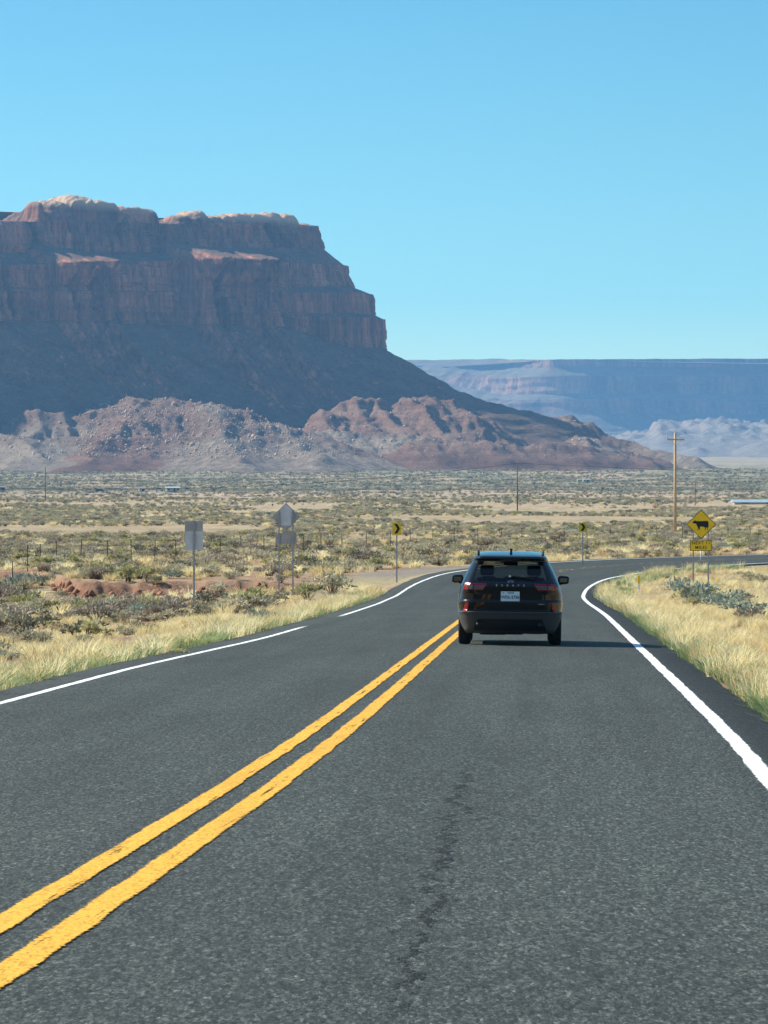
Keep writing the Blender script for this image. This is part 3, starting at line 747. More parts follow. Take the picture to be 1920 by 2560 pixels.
galv = plain("galvanised_steel", (.36, .36, .36), 0.55, 0.2, 0.5, 0.15, 9)
sheet_back = plain("sign_back_aluminium", (.62, .62, .63), 0.6, 0.0, 0.4, 0.10, 3)
sheet_dark = plain("sign_back_dark_grey", (.42, .40, .385), 0.7, 0.0, 0.3, 0.12, 3)  # the darker of the two sign back greys
sign_yellow = plain("sign_yellow", (1.0, .60, .002), 0.5, 0.0, 0.4, 0.05, 4)
sign_black = plain("sign_black", (.012, .012, .013), 0.6, 0.0, 0.3)
olive_edge = plain("sign_border", (.16, .10, .01), 0.6)
white_plastic = plain("white_plastic", (.80, .81, .80), 0.5, 0.0, 0.4, 0.05)
rust_post = plain("rusty_steel_post", (.09, .065, .05), 0.85, 0.2, 0.3, 0.3, 3)

def text_mesh(name, txt, size, mat, parent, loc, rot, extrude=0.002, spacing=1.0, bold=0.0):
    cu = bpy.data.curves.new(name, 'FONT'); cu.body = txt; cu.size = size; cu.align_x = 'CENTER'; cu.align_y = 'CENTER'
    cu.extrude = extrude; cu.space_character = spacing; cu.offset = bold
    to = bpy.data.objects.new(name + "_tmp", cu); C.objects.link(to)
    dg = bpy.context.evaluated_depsgraph_get()
    me = bpy.data.meshes.new_from_object(to.evaluated_get(dg)); me.name = name
    bpy.data.objects.remove(to); bpy.data.curves.remove(cu)
    o = link_mesh(name, me, mat, parent); o.location = loc; o.rotation_euler = rot
    return o

def u_post(x, z0, z1, w=0.055, y=0.0):
    mb = MB(); mb.box((x, y, (z0 + z1) / 2), (w, 0.012, z1 - z0)); mb.box((x - w / 2, y + .018, (z0 + z1) / 2), (.008, .04, z1 - z0)); mb.box((x + w / 2, y + .018, (z0 + z1) / 2), (.008, .04, z1 - z0))
    return mb

# --- back of a rectangular sign on the left
x, y, z = at(485, 1545); sc = F / math.hypot(x, y)
r = empty("road_sign", (x, y, z), -0.04)
tag(r, "grey back of a tall rectangular sign on one post, nearest sign on the left", "road sign")
h = lambda py: (1545 - py) / sc
u_post(0, -0.4, h(1302), 0.055).build("post", galv, r)
MB().box((-0.005, 0.075, (h(1329) + h(1376)) / 2), (45 / sc, .004, h(1329) - h(1376) - .006)).build("sign_panel", sheet_back, r)
MB().box((-0.012, 0.075, (h(1304) + h(1329)) / 2), (45 / sc, .006, h(1304) - h(1329))).build("top_plaque", sheet_dark, r)['label'] = "darker upper plaque"
for q in (1310, 1322, 1340, 1366): MB().cyl((0, -.008, h(q)), (0, -.022, h(q)), .012, seg=6).build("bolt", galv, r)

# --- back of a diamond sign on two posts
x, y, z = at(714.7, 1487); sc = F / math.hypot(x, y)
r = empty("warning_sign", (x, y, z), -0.05)
tag(r, "grey back of a diamond sign with a plaque on two posts, left verge", "road sign")
h = lambda py: (1487 - py) / sc
for q in ((697.4 - 714.7) / sc, (732.3 - 714.7) / sc): u_post(q, -0.4, h(1280), .05).build("post", galv, r)
cz = h(1294); hd = 35.5 / sc
MB().prism([(0, cz - hd), (hd, cz), (0, cz + hd), (-hd, cz)], .07, .075).build("diamond_panel", sheet_dark, r)['label'] = "grey diamond shaped panel seen from behind"
MB().prism([(-.36 * hd, cz - .60 * hd), (.36 * hd, cz - .60 * hd), (.43 * hd, cz + .5 * hd), (0, cz + .9 * hd), (-.43 * hd, cz + .5 * hd)], .063, .068).build("pale_area", sheet_back, r)  # added sheet: makes the diamond's middle paler than its side corners
MB().box((0, .072, h(1347.5)), (53 / sc, .004, 27.5 / sc)).build("plaque", sheet_dark, r)

# --- chevron signs
def chevron(px, py, cyy, wpx, hpx, label, post_w=0.05):
    x, y, z = at(px, py); sc = F / math.hypot(x, y)
    r = empty("chevron_sign", (x, y, z), 0.02)
    tag(r, label, "road sign", "yellow chevron signs along the outside of the bend")
    hc = (py - cyy) / sc; w = wpx / sc; hh = hpx / sc
    u_post(0, -0.4, hc + hh * .45, post_w, .03).build("post", galv, r)
    mb = MB(); mb.box((0, 0, hc), (w, .004, hh)); mb.build("sign_panel", sign_yellow, r)
    a, b = w * .27, hh * .38; t = w * .33
    MB().prism([(-a - .02 * w, hc + b), (-a + t, hc + b), (a + .10 * w, hc), (-a + t, hc - b), (-a - .02 * w, hc - b), (a + .10 * w - t, hc)], -.006, -.0035).build("arrow", sign_black, r)
    return r
chevron(992, 1457, 1322, 22.5, 31.5, "yellow chevron sign on the left, before the gravel pullout")
chevron(1457, 1416, 1318.5, 18.5, 23.5, "yellow chevron sign across the bend, right of the car roof")

# --- cattle warning sign on the right
x, y, z = at(1753, 1490); sc = F / math.hypot(x, y)
r = empty("cattle_sign", (x, y, z), -0.06)
tag(r, "yellow diamond cattle warning sign with a distance plaque on the right", "road sign")
K = 13.825 * sc
q = lambda cx, cy_: ((cx - 735) / K, (1490 - 1312) / sc - (cy_ - 720) / K)
for cx in (462, 978): u_post(q(cx, 0)[0], -0.4, q(0, 520)[1], .05, .035).build("post", galv, r)
dia = lambda e: [q(735, 720 + e), q(735 + e, 720), q(735, 720 - e), q(735 - e, 720)]
MB().prism(dia(510), -.002, .002).build("diamond_panel", sign_yellow, r)
def frame(mb, A, B, y0, y1):
    n = len(A)
    for i in range(n):
        j = (i + 1) % n; mb.prism([A[i], A[j], B[j], B[i]], y0, y1)
    return mb
frame(MB(), dia(512), dia(478), -.0045, -.0025).build("border", olive_edge, r)
cow = [(432, 662), (450, 640), (490, 605), (500, 570), (515, 598), (545, 582), (552, 600), (580, 612), (620, 606), (700, 612), (800, 606), (900, 602), (955, 606), (980, 630), (988, 700), (990, 790), (972, 815), (962, 850),
       (962, 912), (918, 920), (944, 892), (944, 835), (915, 825), (898, 868), (878, 908), (836, 916), (862, 888), (878, 835), (838, 818), (780, 800), (712, 792), (692, 832), (690, 905), (650, 916), (664, 890), (656, 852), (642, 850),
       (636, 905), (590, 920), (614, 895), (622, 852), (626, 830), (590, 770), (562, 705), (520, 688), (470, 684), (440, 678)]
MB().prism([q(*p) for p in cow], -.006, -.003).build("cow_symbol", sign_black, r)
pl = [q(352, 1272), q(1094, 1272), q(1094, 1638), q(352, 1638)]; pl2 = [q(374, 1292), q(1072, 1292), q(1072, 1616), q(374, 1616)]
pq = MB().prism(pl, -.002, .002).build("distance_plaque", sign_yellow, r)
frame(MB(), pl, pl2, -.0045, -.0025).build("border", olive_edge, pq)
for txt, cy_, sp in (("NEXT 11", 1362, 1.12), ("MILES", 1520, 1.12)):
    p_ = q(728, cy_)
    text_mesh("lettering", txt, 150 / K, sign_black, pq, (p_[0], -.004, p_[1]), (math.radians(90), 0, 0), .001, sp, .002)
MB().box((q(462 / 2 + 489, 0)[0], .035, q(0, 1245)[1]), (.62, .02, .03)).build("cross_brace", galv, r)

# --- small marker posts
x, y, z = at(1597, 1482); sc = F / math.hypot(x, y)
r = empty("marker_post", (x, y, z)); tag(r, "short white roadside marker post with a yellow top beside the bend", "marker post")
MB().box((0, 0, .20), (.075, .02, .62), bevel=.006).build("post_body", white_plastic, r)
MB().box((0, -.003, .51 + 0.02), (.10, .022, 20 / sc), bevel=.006).build("reflector_panel", sign_yellow, r)
x, y, z = at(1752, 1402); sc = F / math.hypot(x, y)
r = empty("marker_post", (x, y, z)); tag(r, "plain white marker post across the road behind the cattle sign", "marker post")
MB().cyl((0, 0, -.2), (0, 0, 33 / sc), .032).build("post_body", white_plastic, r, True)

# --- power poles and wire
def wood(name, a, b):
    t = NT(name); o = t.objc(); g = t.noise(t.scale(o, (6, 6, .4)), 4.0, 5, 0.65)
    return t.base(t.ramp(g, [(0.3, a), (0.7, b)]), 0.9, t.bump(g, .5, .02))
pole_wood = wood("pole_timber", (.40, .27, .155), (.64, .48, .31)); dark_wood = wood("dark_pole_timber", (.10, .07, .05), (.20, .14, .10))
ceram = plain("insulator_ceramic", (.45, .44, .42), .3)
def power_pole(px, py, ytop, label, mat, r0, arm=None, lean=0.0):
    x, y, z = at(px, py); sc = F / math.hypot(x, y); H = (py - ytop) / sc
    r = empty("power_pole", (x, y, z)); r.rotation_euler = (0, lean, 0)
    tag(r, label, "power pole", "wooden power poles on the plain")
    MB().cyl((0, 0, -.6), (0, 0, H), r0, r0 * .68, 14).build("pole", mat, r, True)
    if arm:
        za, hl, yaw = arm; R = Euler((0, 0, yaw)).to_matrix()
        ar = MB(); ar.box((0, -.16, H - za), (2 * hl, .11, .14), R); ar = ar.build("crossarm", mat, r)
        mb = MB()
        for sgn in (-1, 1): mb.cyl(R @ Vector((sgn * hl * .55, -.17, H - za - .05)), R @ Vector((0, -.16, H - za - .75)), .022, seg=6)
        mb.build("brace", galv, r)
        for u in (-.93, .62, .93):
            v = R @ Vector((u * hl, 0, 0)); i_ = MB(); i_.cyl((v.x, v.y - .16, H - za + .07), (v.x, v.y - .16, H - za + .2), .02, seg=8); i_.cyl((v.x, v.y - .16, H - za + .2), (v.x, v.y - .16, H - za + .36), .07, .05, 10)
            i_.build("insulator", ceram, r, True)
        i_ = MB(); i_.cyl((0, 0, H), (0, 0, H + .25), .02, seg=8); i_.cyl((0, 0, H + .25), (0, 0, H + .42), .07, .05, 10); i_.build("insulator", ceram, r, True)
    else:
        i_ = MB(); i_.cyl((0, 0, H), (0, 0, H + .3), .06, .05, 8); i_.build("insulator", ceram, r, True)
    return x, y, z + H
power_pole(1688, 1336, 1083, "tall pale wooden power pole with a crossarm at right", pole_wood, .175, (.72, 1.12, .55))
pm = power_pole(1293.5, 1277, 1158, "dark slim power pole on the plain above the car", dark_wood, .15)
pl_ = power_pole(113, 1254, 1167, "dark slim power pole far out at the left edge", dark_wood, .16)
power_pole(1738, 1264, 1199, "faint grey power pole right of the crossarm pole, far off", dark_wood, .10)
def wire(name, a, b, sag, label, rad=.035):
    pts = []
    for k in range(41):
        f = k / 40; pts.append(Vector(a).lerp(Vector(b), f) - Vector((0, 0, 4 * sag * f * (1 - f))))
    tag(MB().tube(pts, rad, 5).build(name, sign_black), label, "wire")
wire("power_wire", (-140, 620, 17.5 + HC), pm, 6.0, "thin dark power wire sagging from the left edge to the slim pole above the car")
pr_ = (pm[0] + 260, pm[1] - 190, pm[2] - 2.0)
wire("power_wire", pm, pr_, 4.0, "thin dark power wire running right from the slim pole above the car")

# --- wire fence
post_px = [33, 69, 101, 143, 202, 268, 328, 386, 441, 497, 551, 604, 660, 690, 724, 758, 803, 855, 916, 975, 1026, 1082, 1134, 1196, 1252, 1305, 1365, 1412, 1468, 1527, 1582, 1643, 1705, 1760, 1820, 1877, 1930]
base_py = np.interp(post_px, [33, 69, 101, 143, 202, 441, 560, 724, 916, 1082, 1300, 1930], [1478, 1428, 1424, 1413, 1409, 1408, 1392, 1388, 1378, 1366, 1360, 1352])
fx = []
fr_ = None
for i, (px_, py_) in enumerate(zip(post_px, base_py)):
    x, y, z = at(px_, py_, 120)
    if fr_ is None:
        fr_ = empty("wire_fence", (x, y, z)); o0 = Vector((x, y, z))
        tag(fr_, "long wire fence of thin dark posts crossing the scrub", "fence")
    hp_ = 1.25 + 0.1 * random.random(); p0 = Vector((x, y, z)) - o0
    tip = p0 + Vector((random.uniform(-.06, .06), random.uniform(-.06, .06), hp_))
    MB().cyl(p0 - Vector((0, 0, .3)), tip, .026, .024, 6).build("post", rust_post, fr_)
    fx.append((p0, tip))
for lvl in (.45, .75, .97):
    MB().tube([a.lerp(b, lvl) for a, b in fx], .004, 4).build("wire", rust_post, fr_)

# --- dwellings and sheds far out on the plain
glass_dark = plain("dark_window_glass", (.02, .025, .03), .15, 0, .5)
def shed(name, px, py, wpx, hpx, depth, wall, roof, label, cat, gable=.25, yaw=0.12, slope=True, door=True):
    x, y, z = at(px, py, 300); sc = F / math.hypot(x, y); w = wpx / sc; h = hpx / sc
    r = empty(name, (x, y + depth / 2, gz1(x, y)), yaw); tag(r, label, cat, "dwellings and sheds far out on the plain")
    wm = plain(name + "_wall", wall, .8, 0, .2, .08, 1.0); rm = plain(name + "_roof", roof, .5, .2, .4, .08, 1.0)
    MB().box((0, 0, h * .5 - .4), (w, depth, h + .8)).build("wall", wm, r)
    mb = MB(); e = .25; g = h * gable
    A = [mb.bm.verts.new(v) for v in ((-w / 2 - e, -depth / 2 - e, h), (w / 2 + e, -depth / 2 - e, h), (w / 2 + e, 0, h + g), (-w / 2 - e, 0, h + g), (-w / 2 - e, depth / 2 + e, h), (w / 2 + e, depth / 2 + e, h))]
    for f in ((0, 1, 2, 3), (3, 2, 5, 4), (0, 3, 4), (1, 5, 2), (0, 4, 5, 1)): mb.bm.faces.new([A[i] for i in f])
    bmesh.ops.recalc_face_normals(mb.bm, faces=mb.bm.faces)
    mb.build("roof", rm, r)
    if door:
        MB().box((w * .12, -depth / 2 - .02, h * .40), (.9, .06, h * .78)).build("door", glass_dark, r)
        for u in (-.3, .36): MB().box((w * u, -depth / 2 - .02, h * .6), (w * .14, .06, h * .32)).build("window", glass_dark, r)
    return r
shed("mobile_home", 431, 1230, 33, 10, 4.0, (.42, .47, .40), (.50, .60, .56), "pale green mobile home far out on the left, largest of the row", "house", .35)
shed("cabin", 354, 1229, 15, 8, 4.0, (.55, .50, .46), (.35, .30, .28), "small pale cabin left of the green mobile home", "house", .3)
shed("shed", 290, 1226, 10, 7, 3.0, (.34, .38, .33), (.40, .44, .40), "small greenish shed, left end of the far row of buildings", "shed", .25, door=False)
shed("shed", 315, 1226, 9, 5, 3.0, (.30, .30, .30), (.55, .55, .54), "low dark shed with a pale roof beside the small pale cabin", "shed", .3, door=False)
shed("cabin", 2, 1229, 17, 11, 5.0, (.24, .23, .26), (.30, .29, .32), "grey cabin cut off by the left edge, far out", "house", .25)
shed("trailer", 1466, 1206, 17, 7, 3.0, (.40, .46, .38), (.62, .66, .62), "pale green trailer on the far plain, right of the slim pole", "trailer", .2)
shed("shed", 1447, 1206, 7, 6, 3.0, (.36, .42, .36), (.5, .55, .5), "tiny green shed beside the pale green trailer", "shed", .2, door=False)
shed("shed", 1528, 1206, 7, 5, 2.5, (.30, .30, .26), (.5, .5, .46), "tiny shed alone on the far plain, right of the trailer", "shed", .2, door=False)
shed("ranch_house", 1905, 1262, 140, 4.5, 8.0, (.55, .40, .26), (.34, .46, .52), "low tan ranch house with a pale blue metal roof at the right edge", "house", 1.7, yaw=0.03)

# --- cars parked by the dwellings, tiny in the picture
def far_car(px, py, col, label):
    x, y, z = at(px, py, 600); r = empty("parked_car", (x, y, z), random.uniform(-.3, .3)); tag(r, label, "car", "cars parked by the far dwellings")
    MB().prism([(-2.1, .35), (2.1, .35), (2.15, .8), (1.2, .95), (.7, 1.45), (-1.2, 1.45), (-1.9, .95), (-2.15, .8)], -.85, .85).build("body", plain("far_car_paint", col, .4, .2), r)
    MB().prism([(.62, 1.38), (1.05, .98), (-1.7, .98), (-1.15, 1.38)], -.87, .87).build("window", glass_dark, r)
    for u in (-1.3, 1.3):
        for v in (-.8, .8): MB().cyl((u, v - .1, .33), (u, v + .1, .33), .33, seg=14).build("wheel", sign_black, r)
far_car(398, 1228, (.55, .56, .56), "pale car parked just left of the green mobile home")
far_car(470, 1229, (.60, .60, .58), "white car parked right of the green mobile home")
far_car(250, 1231, (.10, .11, .12), "dark car standing alone left of the far buildings")

# ------------------------------------------------------------------ the dark SUV ahead
def build_suv():
    CX, CD = (1274 - 960) / F * 69.5, 69.5
    LY = 0.86                                        # rear axle behind... ahead of the tail
    r = empty("suv", (0, 0, 0)); r.rotation_euler = (0, 0, -0.0345)
    tag(r, "dark glossy SUV with a white licence plate driving ahead in the right lane", "car")
    s_, o_ = road_query(np.array([CX]), np.array([CD])); rz = float(road_xyz(s_, o_)[2][0])
    r.location = (CX - 0.0345 * LY, CD - LY, rz); r.rotation_euler = (0, 0.012, -0.0345)

    tp = NT("car_paint"); fl = tp.noise(tp.objc(), 400.0, 2)
    car_paint = tp.base(tp.mix(tp.mr(fl, .4, .7), (.002, .0025, .003), (.005, .006, .007)), .3, None, Metallic=.0, Coat_Weight=.85, Coat_Roughness=.03, Specular_IOR_Level=.04)
    clad = plain("grey_cladding", (.062, .065, .068), .62, 0, .4, .1, 30)
    blackp = plain("black_plastic", (.008, .009, .010), .5, 0, .4)
    gloss = plain("gloss_black", (.004, .005, .006), .08, 0, .5)
    rubber = plain("tyre_rubber", (.014, .015, .016), .85, 0, .25, .2, 30)
    alloy = plain("alloy_rim", (.25, .25, .26), .35, .9)
    chrome = plain("chrome_letters", (.50, .52, .55), .2, .9)
    def glass(name, tintc):
        t = NT(name); tr = t.add('ShaderNodeBsdfTransparent', None, Color=(*tintc, 1)); gl = t.add('ShaderNodeBsdfGlossy', None, Roughness=.03)
        fa = t.add('ShaderNodeLayerWeight', None, Blend=.5).outputs['Facing']; fr = t.math('ADD', t.math('MULTIPLY', t.math('POWER', fa, 5.0), .85), .035); mx = t.add('ShaderNodeMixShader')
        t.l.new(fr, mx.inputs[0]); t.l.new(tr.outputs[0], mx.inputs[1]); t.l.new(gl.outputs[0], mx.inputs[2]); t.l.new(mx.outputs[0], t.out.inputs['Surface'])
        return t.m
    privacy = glass("privacy_glass", (.19, .215, .215)); side_g = glass("side_glass", (.40, .44, .45)); clear = glass("clear_glass", (.80, .86, .84))

    tab = np.array([  # z, half width, rear y, front y, corner x, corner y
        (.21, .78, .24, 4.30, .20, .22), (.27, .82, .14, 4.42, .22, .26), (.36, .875, .08, 4.52, .30, .42), (.46, .915, .035, 4.58, .32, .48), (.56, .932, -.02, 4.60, .33, .50), (.588, .936, -.05, 4.60, .33, .50), (.604, .936, -.04, 4.60, .33, .50),
        (.620, .935, .045, 4.60, .33, .50), (.70, .940, .035, 4.58, .33, .50), (.785, .944, .03, 4.56, .33, .50), (.81, .943, .085, 4.55, .32, .50), (.92, .930, .08, 4.46, .31, .48), (1.00, .910, .062, 4.15, .29, .46),
        (1.06, .893, .055, 3.75, .26, .44), (1.115, .872, .08, 3.35, .23, .42), (1.135, .862, .105, 3.28, .21, .40), (1.22, .826, .18, 3.12, .19, .40), (1.35, .768, .295, 2.88, .17, .40), (1.47, .705, .40, 2.64, .15, .38),
        (1.515, .684, .43, 2.55, .15, .36), (1.532, .676, .33, 2.52, .15, .36), (1.552, .664, .28, 2.46, .15, .36), (1.578, .652, .29, 2.42, .16, .36), (1.597, .640, .345, 2.36, .17, .38), (1.625, .618, .52, 2.25, .2, .42), (1.652, .585, .80, 2.1, .24, .42), (1.674, .53, 1.08, 1.95, .25, .36), (1.686, .42, 1.25, 1.8, .2, .25), (1.690, .25, 1.4, 1.6, .12, .1)])
    zs = np.unique(np.concatenate([tab[:, 0], np.linspace(.3, 1.1, 18), np.linspace(1.135, 1.50, 12), np.linspace(1.597, 1.686, 9)]))
    def prof(z): return [np.interp(z, tab[:, 0], tab[:, k]) for k in range(1, 6)]
    nS, nC, nD, nF = 17, 9, 30, 13           # rear points, corner, side, front
    def ring(z):
        w, yr, yf, rx, ry = prof(z); ryf = min(ry * 1.2, (yf - yr) * .4); pts = []
        for k in range(nS):
            x = -(w - rx) + 2 * (w - rx) * k / (nS - 1); pts.append((x, yr + .05 * (x / w) ** 2))
        b = .05 * ((w - rx) / w) ** 2
        for k in range(1, nC + 1):
            a = math.pi / 2 * k / nC; pts.append((w - rx + rx * math.sin(a), yr + b + (ry - b) * (1 - math.cos(a))))
        for k in range(1, nD + 1):
            y = yr + ry + (yf - ryf - yr - ry) * k / nD; pts.append((w, y))
        for k in range(1, nC + 1):
            a = math.pi / 2 * k / nC; pts.append((w - rx + rx * math.cos(a), yf - ryf + ryf * math.sin(a)))
        for k in range(1, nF + 1): pts.append(((w - rx) * (1 - 2 * k / nF), yf))
        for k in range(1, nC + 1):
            a = math.pi / 2 * k / nC; pts.append((-(w - rx) - rx * math.sin(a), yf - ryf * (1 - math.cos(a))))
        for k in range(1, nD + 1):
            y = yf - ryf - (yf - ryf - yr - ry) * k / nD; pts.append((-w, y))
        for k in range(1, nC):
            a = math.pi / 2 * k / nC; pts.append((-w + rx * (1 - math.cos(a)), yr + ry - (ry - b) * math.sin(a)))
        return pts
    bm = bmesh.new(); R_ = [[bm.verts.new((p[0], p[1], z)) for p in ring(z)] for z in zs]; n = len(R_[0])
    def kind(i, j):
        z = (zs[i] + zs[i + 1]) / 2
        if z < .61: return 4
        if 1.135 < z < 1.50:
            e_ = min(j, nS - 2 - j)
            if 0 <= e_ and not (e_ < 1 and (z > 1.44 or z < 1.16)): return 1
            if j < nS + 3 or j >= n - 4: return 0
            a = nS - 1 + nC; sd = j - a
            e = nS - 1 + nC + nD + nC + nF + nC; sd2 = e + nD - 1 - j
            for q in (sd, sd2):
                if 0 <= q < nD and q not in (0, 1, 12, 21, nD - 1): return 2
            f = nS - 1 + nC + nD + nC
            if f - 5 <= j < f + nF + 5: return 3
        return 0
    for i in range(len(zs) - 1):
        for j in range(n):
            f = bm.faces.new((R_[i][j], R_[i][(j + 1) % n], R_[i + 1][(j + 1) % n], R_[i + 1][j])); f.material_index = kind(i, j); f.smooth = True
    f = bm.faces.new(R_[0][::-1]); f.material_index = 4
    f = bm.faces.new(R_[-1]); f.smooth = True
    me = bpy.data.meshes.new("body"); bm.to_mesh(me); bm.free()
    tmp = bpy.data.objects.new("body_tmp", me); C.objects.link(tmp)
    for m in (car_paint, privacy, side_g, clear, clad): me.materials.append(m)
    cut = MB()
    for yy in (LY, LY + 2.71):
        for sx in (-1, 1): cut.cyl((sx * .60, yy, .35), (sx * 1.2, yy, .35), .40, seg=40)
    co = cut.build("cut_tmp", clad)
    md = tmp.modifiers.new("b", 'BOOLEAN'); md.operation = 'DIFFERENCE'; md.object = co; md.solver = 'EXACT'
    dg = bpy.context.evaluated_depsgraph_get(); full = bpy.data.meshes.new_from_object(tmp.evaluated_get(dg))
    bpy.data.objects.remove(tmp); bpy.data.objects.remove(co)
    for idx, nm, m in ((0, "body", car_paint), (1, "rear_window", privacy), (2, "side_window", side_g), (3, "windscreen", clear), (4, "bumper_cladding", clad)):
        b2 = bmesh.new(); b2.from_mesh(full)
        bmesh.ops.delete(b2, geom=[f for f in b2.faces if f.material_index != idx], context='FACES')
        for f in b2.faces: f.material_index = 0
        if idx == 2:        # one mesh for each side
            for sgn, lab in ((-1, 0), (1, 1)):
                b3 = b2.copy(); bmesh.ops.delete(b3, geom=[f for f in b3.faces if f.calc_center_median().x * sgn < 0], context='FACES')
                m2 = bpy.data.meshes.new(nm); b3.to_mesh(m2); b3.free(); link_mesh(nm, m2, m, r)
            b2.free(); continue
        m2 = bpy.data.meshes.new(nm); b2.to_mesh(m2); b2.free(); link_mesh(nm, m2, m, r)
    def surf(x, z):
        w, yr, yf, rx, ry = prof(z); ax = abs(x); b = .05 * ((w - rx) / w) ** 2
        if ax <= w - rx: return yr + .05 * (x / w) ** 2
        u = min(1.0, (ax - (w - rx)) / rx); return yr + b + (ry - b) * (1 - math.sqrt(max(0, 1 - u * u)))
    def patch(name, poly, mat, parent, off=.012, th=.02, cuts=3):
        bm = bmesh.new(); f = bm.faces.new([bm.verts.new((p[0], 0, p[1])) for p in poly])
        bmesh.ops.triangulate(bm, faces=bm.faces)
        bmesh.ops.subdivide_edges(bm, edges=bm.edges, cuts=cuts, use_grid_fill=True)
        for v in bm.verts: v.co.y = surf(v.co.x, v.co.z) - off
        g = bmesh.ops.extrude_face_region(bm, geom=bm.faces[:])
        for v in g['geom']:
            if isinstance(v, bmesh.types.BMVert): v.co.y += th
        bmesh.ops.recalc_face_normals(bm, faces=bm.faces)
        me = bpy.data.meshes.new(name); bm.to_mesh(me); bm.free(); return link_mesh(name, me, mat, parent)
    c = lambda X, Z: ((X - 805) / 573.5, (1115 - Z) / 573.5)           # crop pixel to car metres
    redl = plain("red_lens", (.26, .004, .008), .3, 0, .4, .05, 1, .25); whl = plain("clear_lens", (.11, .10, .115), .3, .2, .5, .1, 8, .3)
    for sgn in (-1, 1):
        fl = lambda L: [(p[0] * sgn * -1, p[1]) for p in L][::(1 if sgn < 0 else -1)]
        tl = patch("tail_light", fl([c(318, 545), c(325, 520), c(338, 480), c(565, 480), c(558, 500), c(530, 545), c(518, 553)]), redl, r, .016, .03)
        patch("clear_lens", fl([c(362, 540), c(364, 514), c(376, 507), c(548, 499), c(520, 541)]), whl, tl, .021, .01)
        patch("dark_divider", fl([c(420, 553), c(420, 480), c(428, 480), c(428, 553)]), gloss, tl, .024, .008, 1)
        patch("reflector", fl([c(320, 772), c(334, 720), c(350, 682), c(380, 678), c(372, 740), c(362, 770)]), redl, r, .012, .02)
        MB().cyl((sgn * .55, .02, .37), (sgn * .55, .35, .37), .055, .05, 20).build("exhaust_tip", blackp, r, True)
    patch("tailgate_trim", [c(585, 472), c(1030, 472), c(1024, 505), c(592, 505)], gloss, r, .010, .02)
    patch("bumper_skid", [c(430, 965), c(1180, 965), c(1150, 880), c(1130, 845), c(480, 845), c(460, 880)], blackp, r, .018, .03, 4)
    patch("brake_light", [c(700, 243), c(915, 243), c(915, 232), c(700, 232)], plain("dull_lens", (.10, .08, .08), .3), r, .010, .01, 2)
    # spaced chrome letters and badge
    for k, ch in enumerate("ESCAPE"):
        cx, cz = c(665 + 56 * k, 500); text_mesh("letter", ch, .048, chrome, r, (cx, surf(cx, cz) - .016, cz), (math.radians(90), 0, 0), .003, 1.0, .001)
    cx, cz = c(808, 461); mb = MB(); mb.cyl((0, 0, 0), (0, .02, 0), .055, .055, 32); ob = mb.build("badge", chrome, r, False); ob.scale = (1, 1, .42); ob.location = (cx, surf(cx, cz) - .022, cz)
    mb = MB(); mb.cyl((0, 0, 0), (0, .004, 0), .048, .048, 32); o2 = mb.build("badge_centre", plain("badge_blue", (.02, .06, .22), .2), ob); o2.location = (0, -.003, 0)
    patch("trim_badge", [c(1090, 693), c(1150, 693), c(1156, 685), c(1096, 685)], chrome, r, .008, .006, 1)
    # licence plate
    cx, cz = c(806, 612); py = surf(cx, cz) - .03
    pf = MB().box((cx, py, cz), (.335, .014, .175), bevel=.004).build("licence_plate", plain("plate_white", (.74, .78, .80), .45, 0, .4, .03), r)
    ink = plain("plate_ink", (.02, .03, .07), .6)
    text_mesh("lettering", "TEXAS", .038, ink, pf, (cx + .004, py - .008, cz + .062), (math.radians(90), 0, 0), .001, 1.1, .0015)
    text_mesh("lettering", "WDL\u00b72736", .072, ink, pf, (cx, py - .008, cz - .016), (math.radians(90), 0, 0), .001, .98, .0022)
    MB().prism([(cx - .135, cz + .056), (cx - .105, cz + .056), (cx - .12, cz + .074)], py - .010, py - .007).build("emblem", ink, pf)
    patch("plate_recess", [c(690, 680), c(925, 680), c(905, 545), c(708, 545)], gloss, r, .006, .02)
    # wiper
    a, b = c(800, 405), c(1045, 430)
    wb = MB(); wb.cyl((a[0], surf(*a) - .03, a[1]), (b[0], surf(*b) - .025, b[1]), .016, .009, 8); wb.build("wiper", blackp, r)
    MB().cyl((a[0], surf(*a) - .05, a[1]), (a[0], surf(*a) + .02, a[1]), .022, .022, 12).build("wiper_pivot", chrome, r)
    # roof rails, antenna
    for sgn in (-1, 1):
        mb = MB(); mb.tube([(sgn * .585, .60, 1.625), (sgn * .59, .72, 1.668), (sgn * .59, 1.1, 1.69), (sgn * .59, 1.9, 1.69), (sgn * .585, 2.1, 1.645)], .018, 10); mb.build("roof_rail", blackp, r, True)
    mb = MB(); mb.prism([(0, 0), (.22, 0), (.20, .02), (.10, .035), (.03, .085), (.01, .085)], -.022, .022); an = mb.build("antenna_fin", gloss, r); an.rotation_euler = (0, 0, math.pi / 2); an.location = (.008, .80, 1.648)
    # door mirrors
    for sgn in (-1, 1):
        bm = bmesh.new(); bmesh.ops.create_cube(bm, size=1)
        bmesh.ops.bevel(bm, geom=bm.edges[:], offset=.28, segments=4, affect='EDGES', profile=.5)
        for v in bm.verts: v.co = Vector((v.co.x * .215, v.co.y * .16, v.co.z * .16 * (1 - .25 * sgn * v.co.x)))
        me = bpy.data.meshes.new("door_mirror"); bm.to_mesh(me); bm.free()
        mo = link_mesh("door_mirror", me, gloss, r, True); mo.location = (sgn * .985, 2.78, 1.165)
        g = MB(); g.box((0, -.079, 0), (.165, .006, .112), bevel=.02); g.build("mirror_glass", plain("mirror_silver", (.06, .08, .09), .03, 1.0, .5, .0), mo)
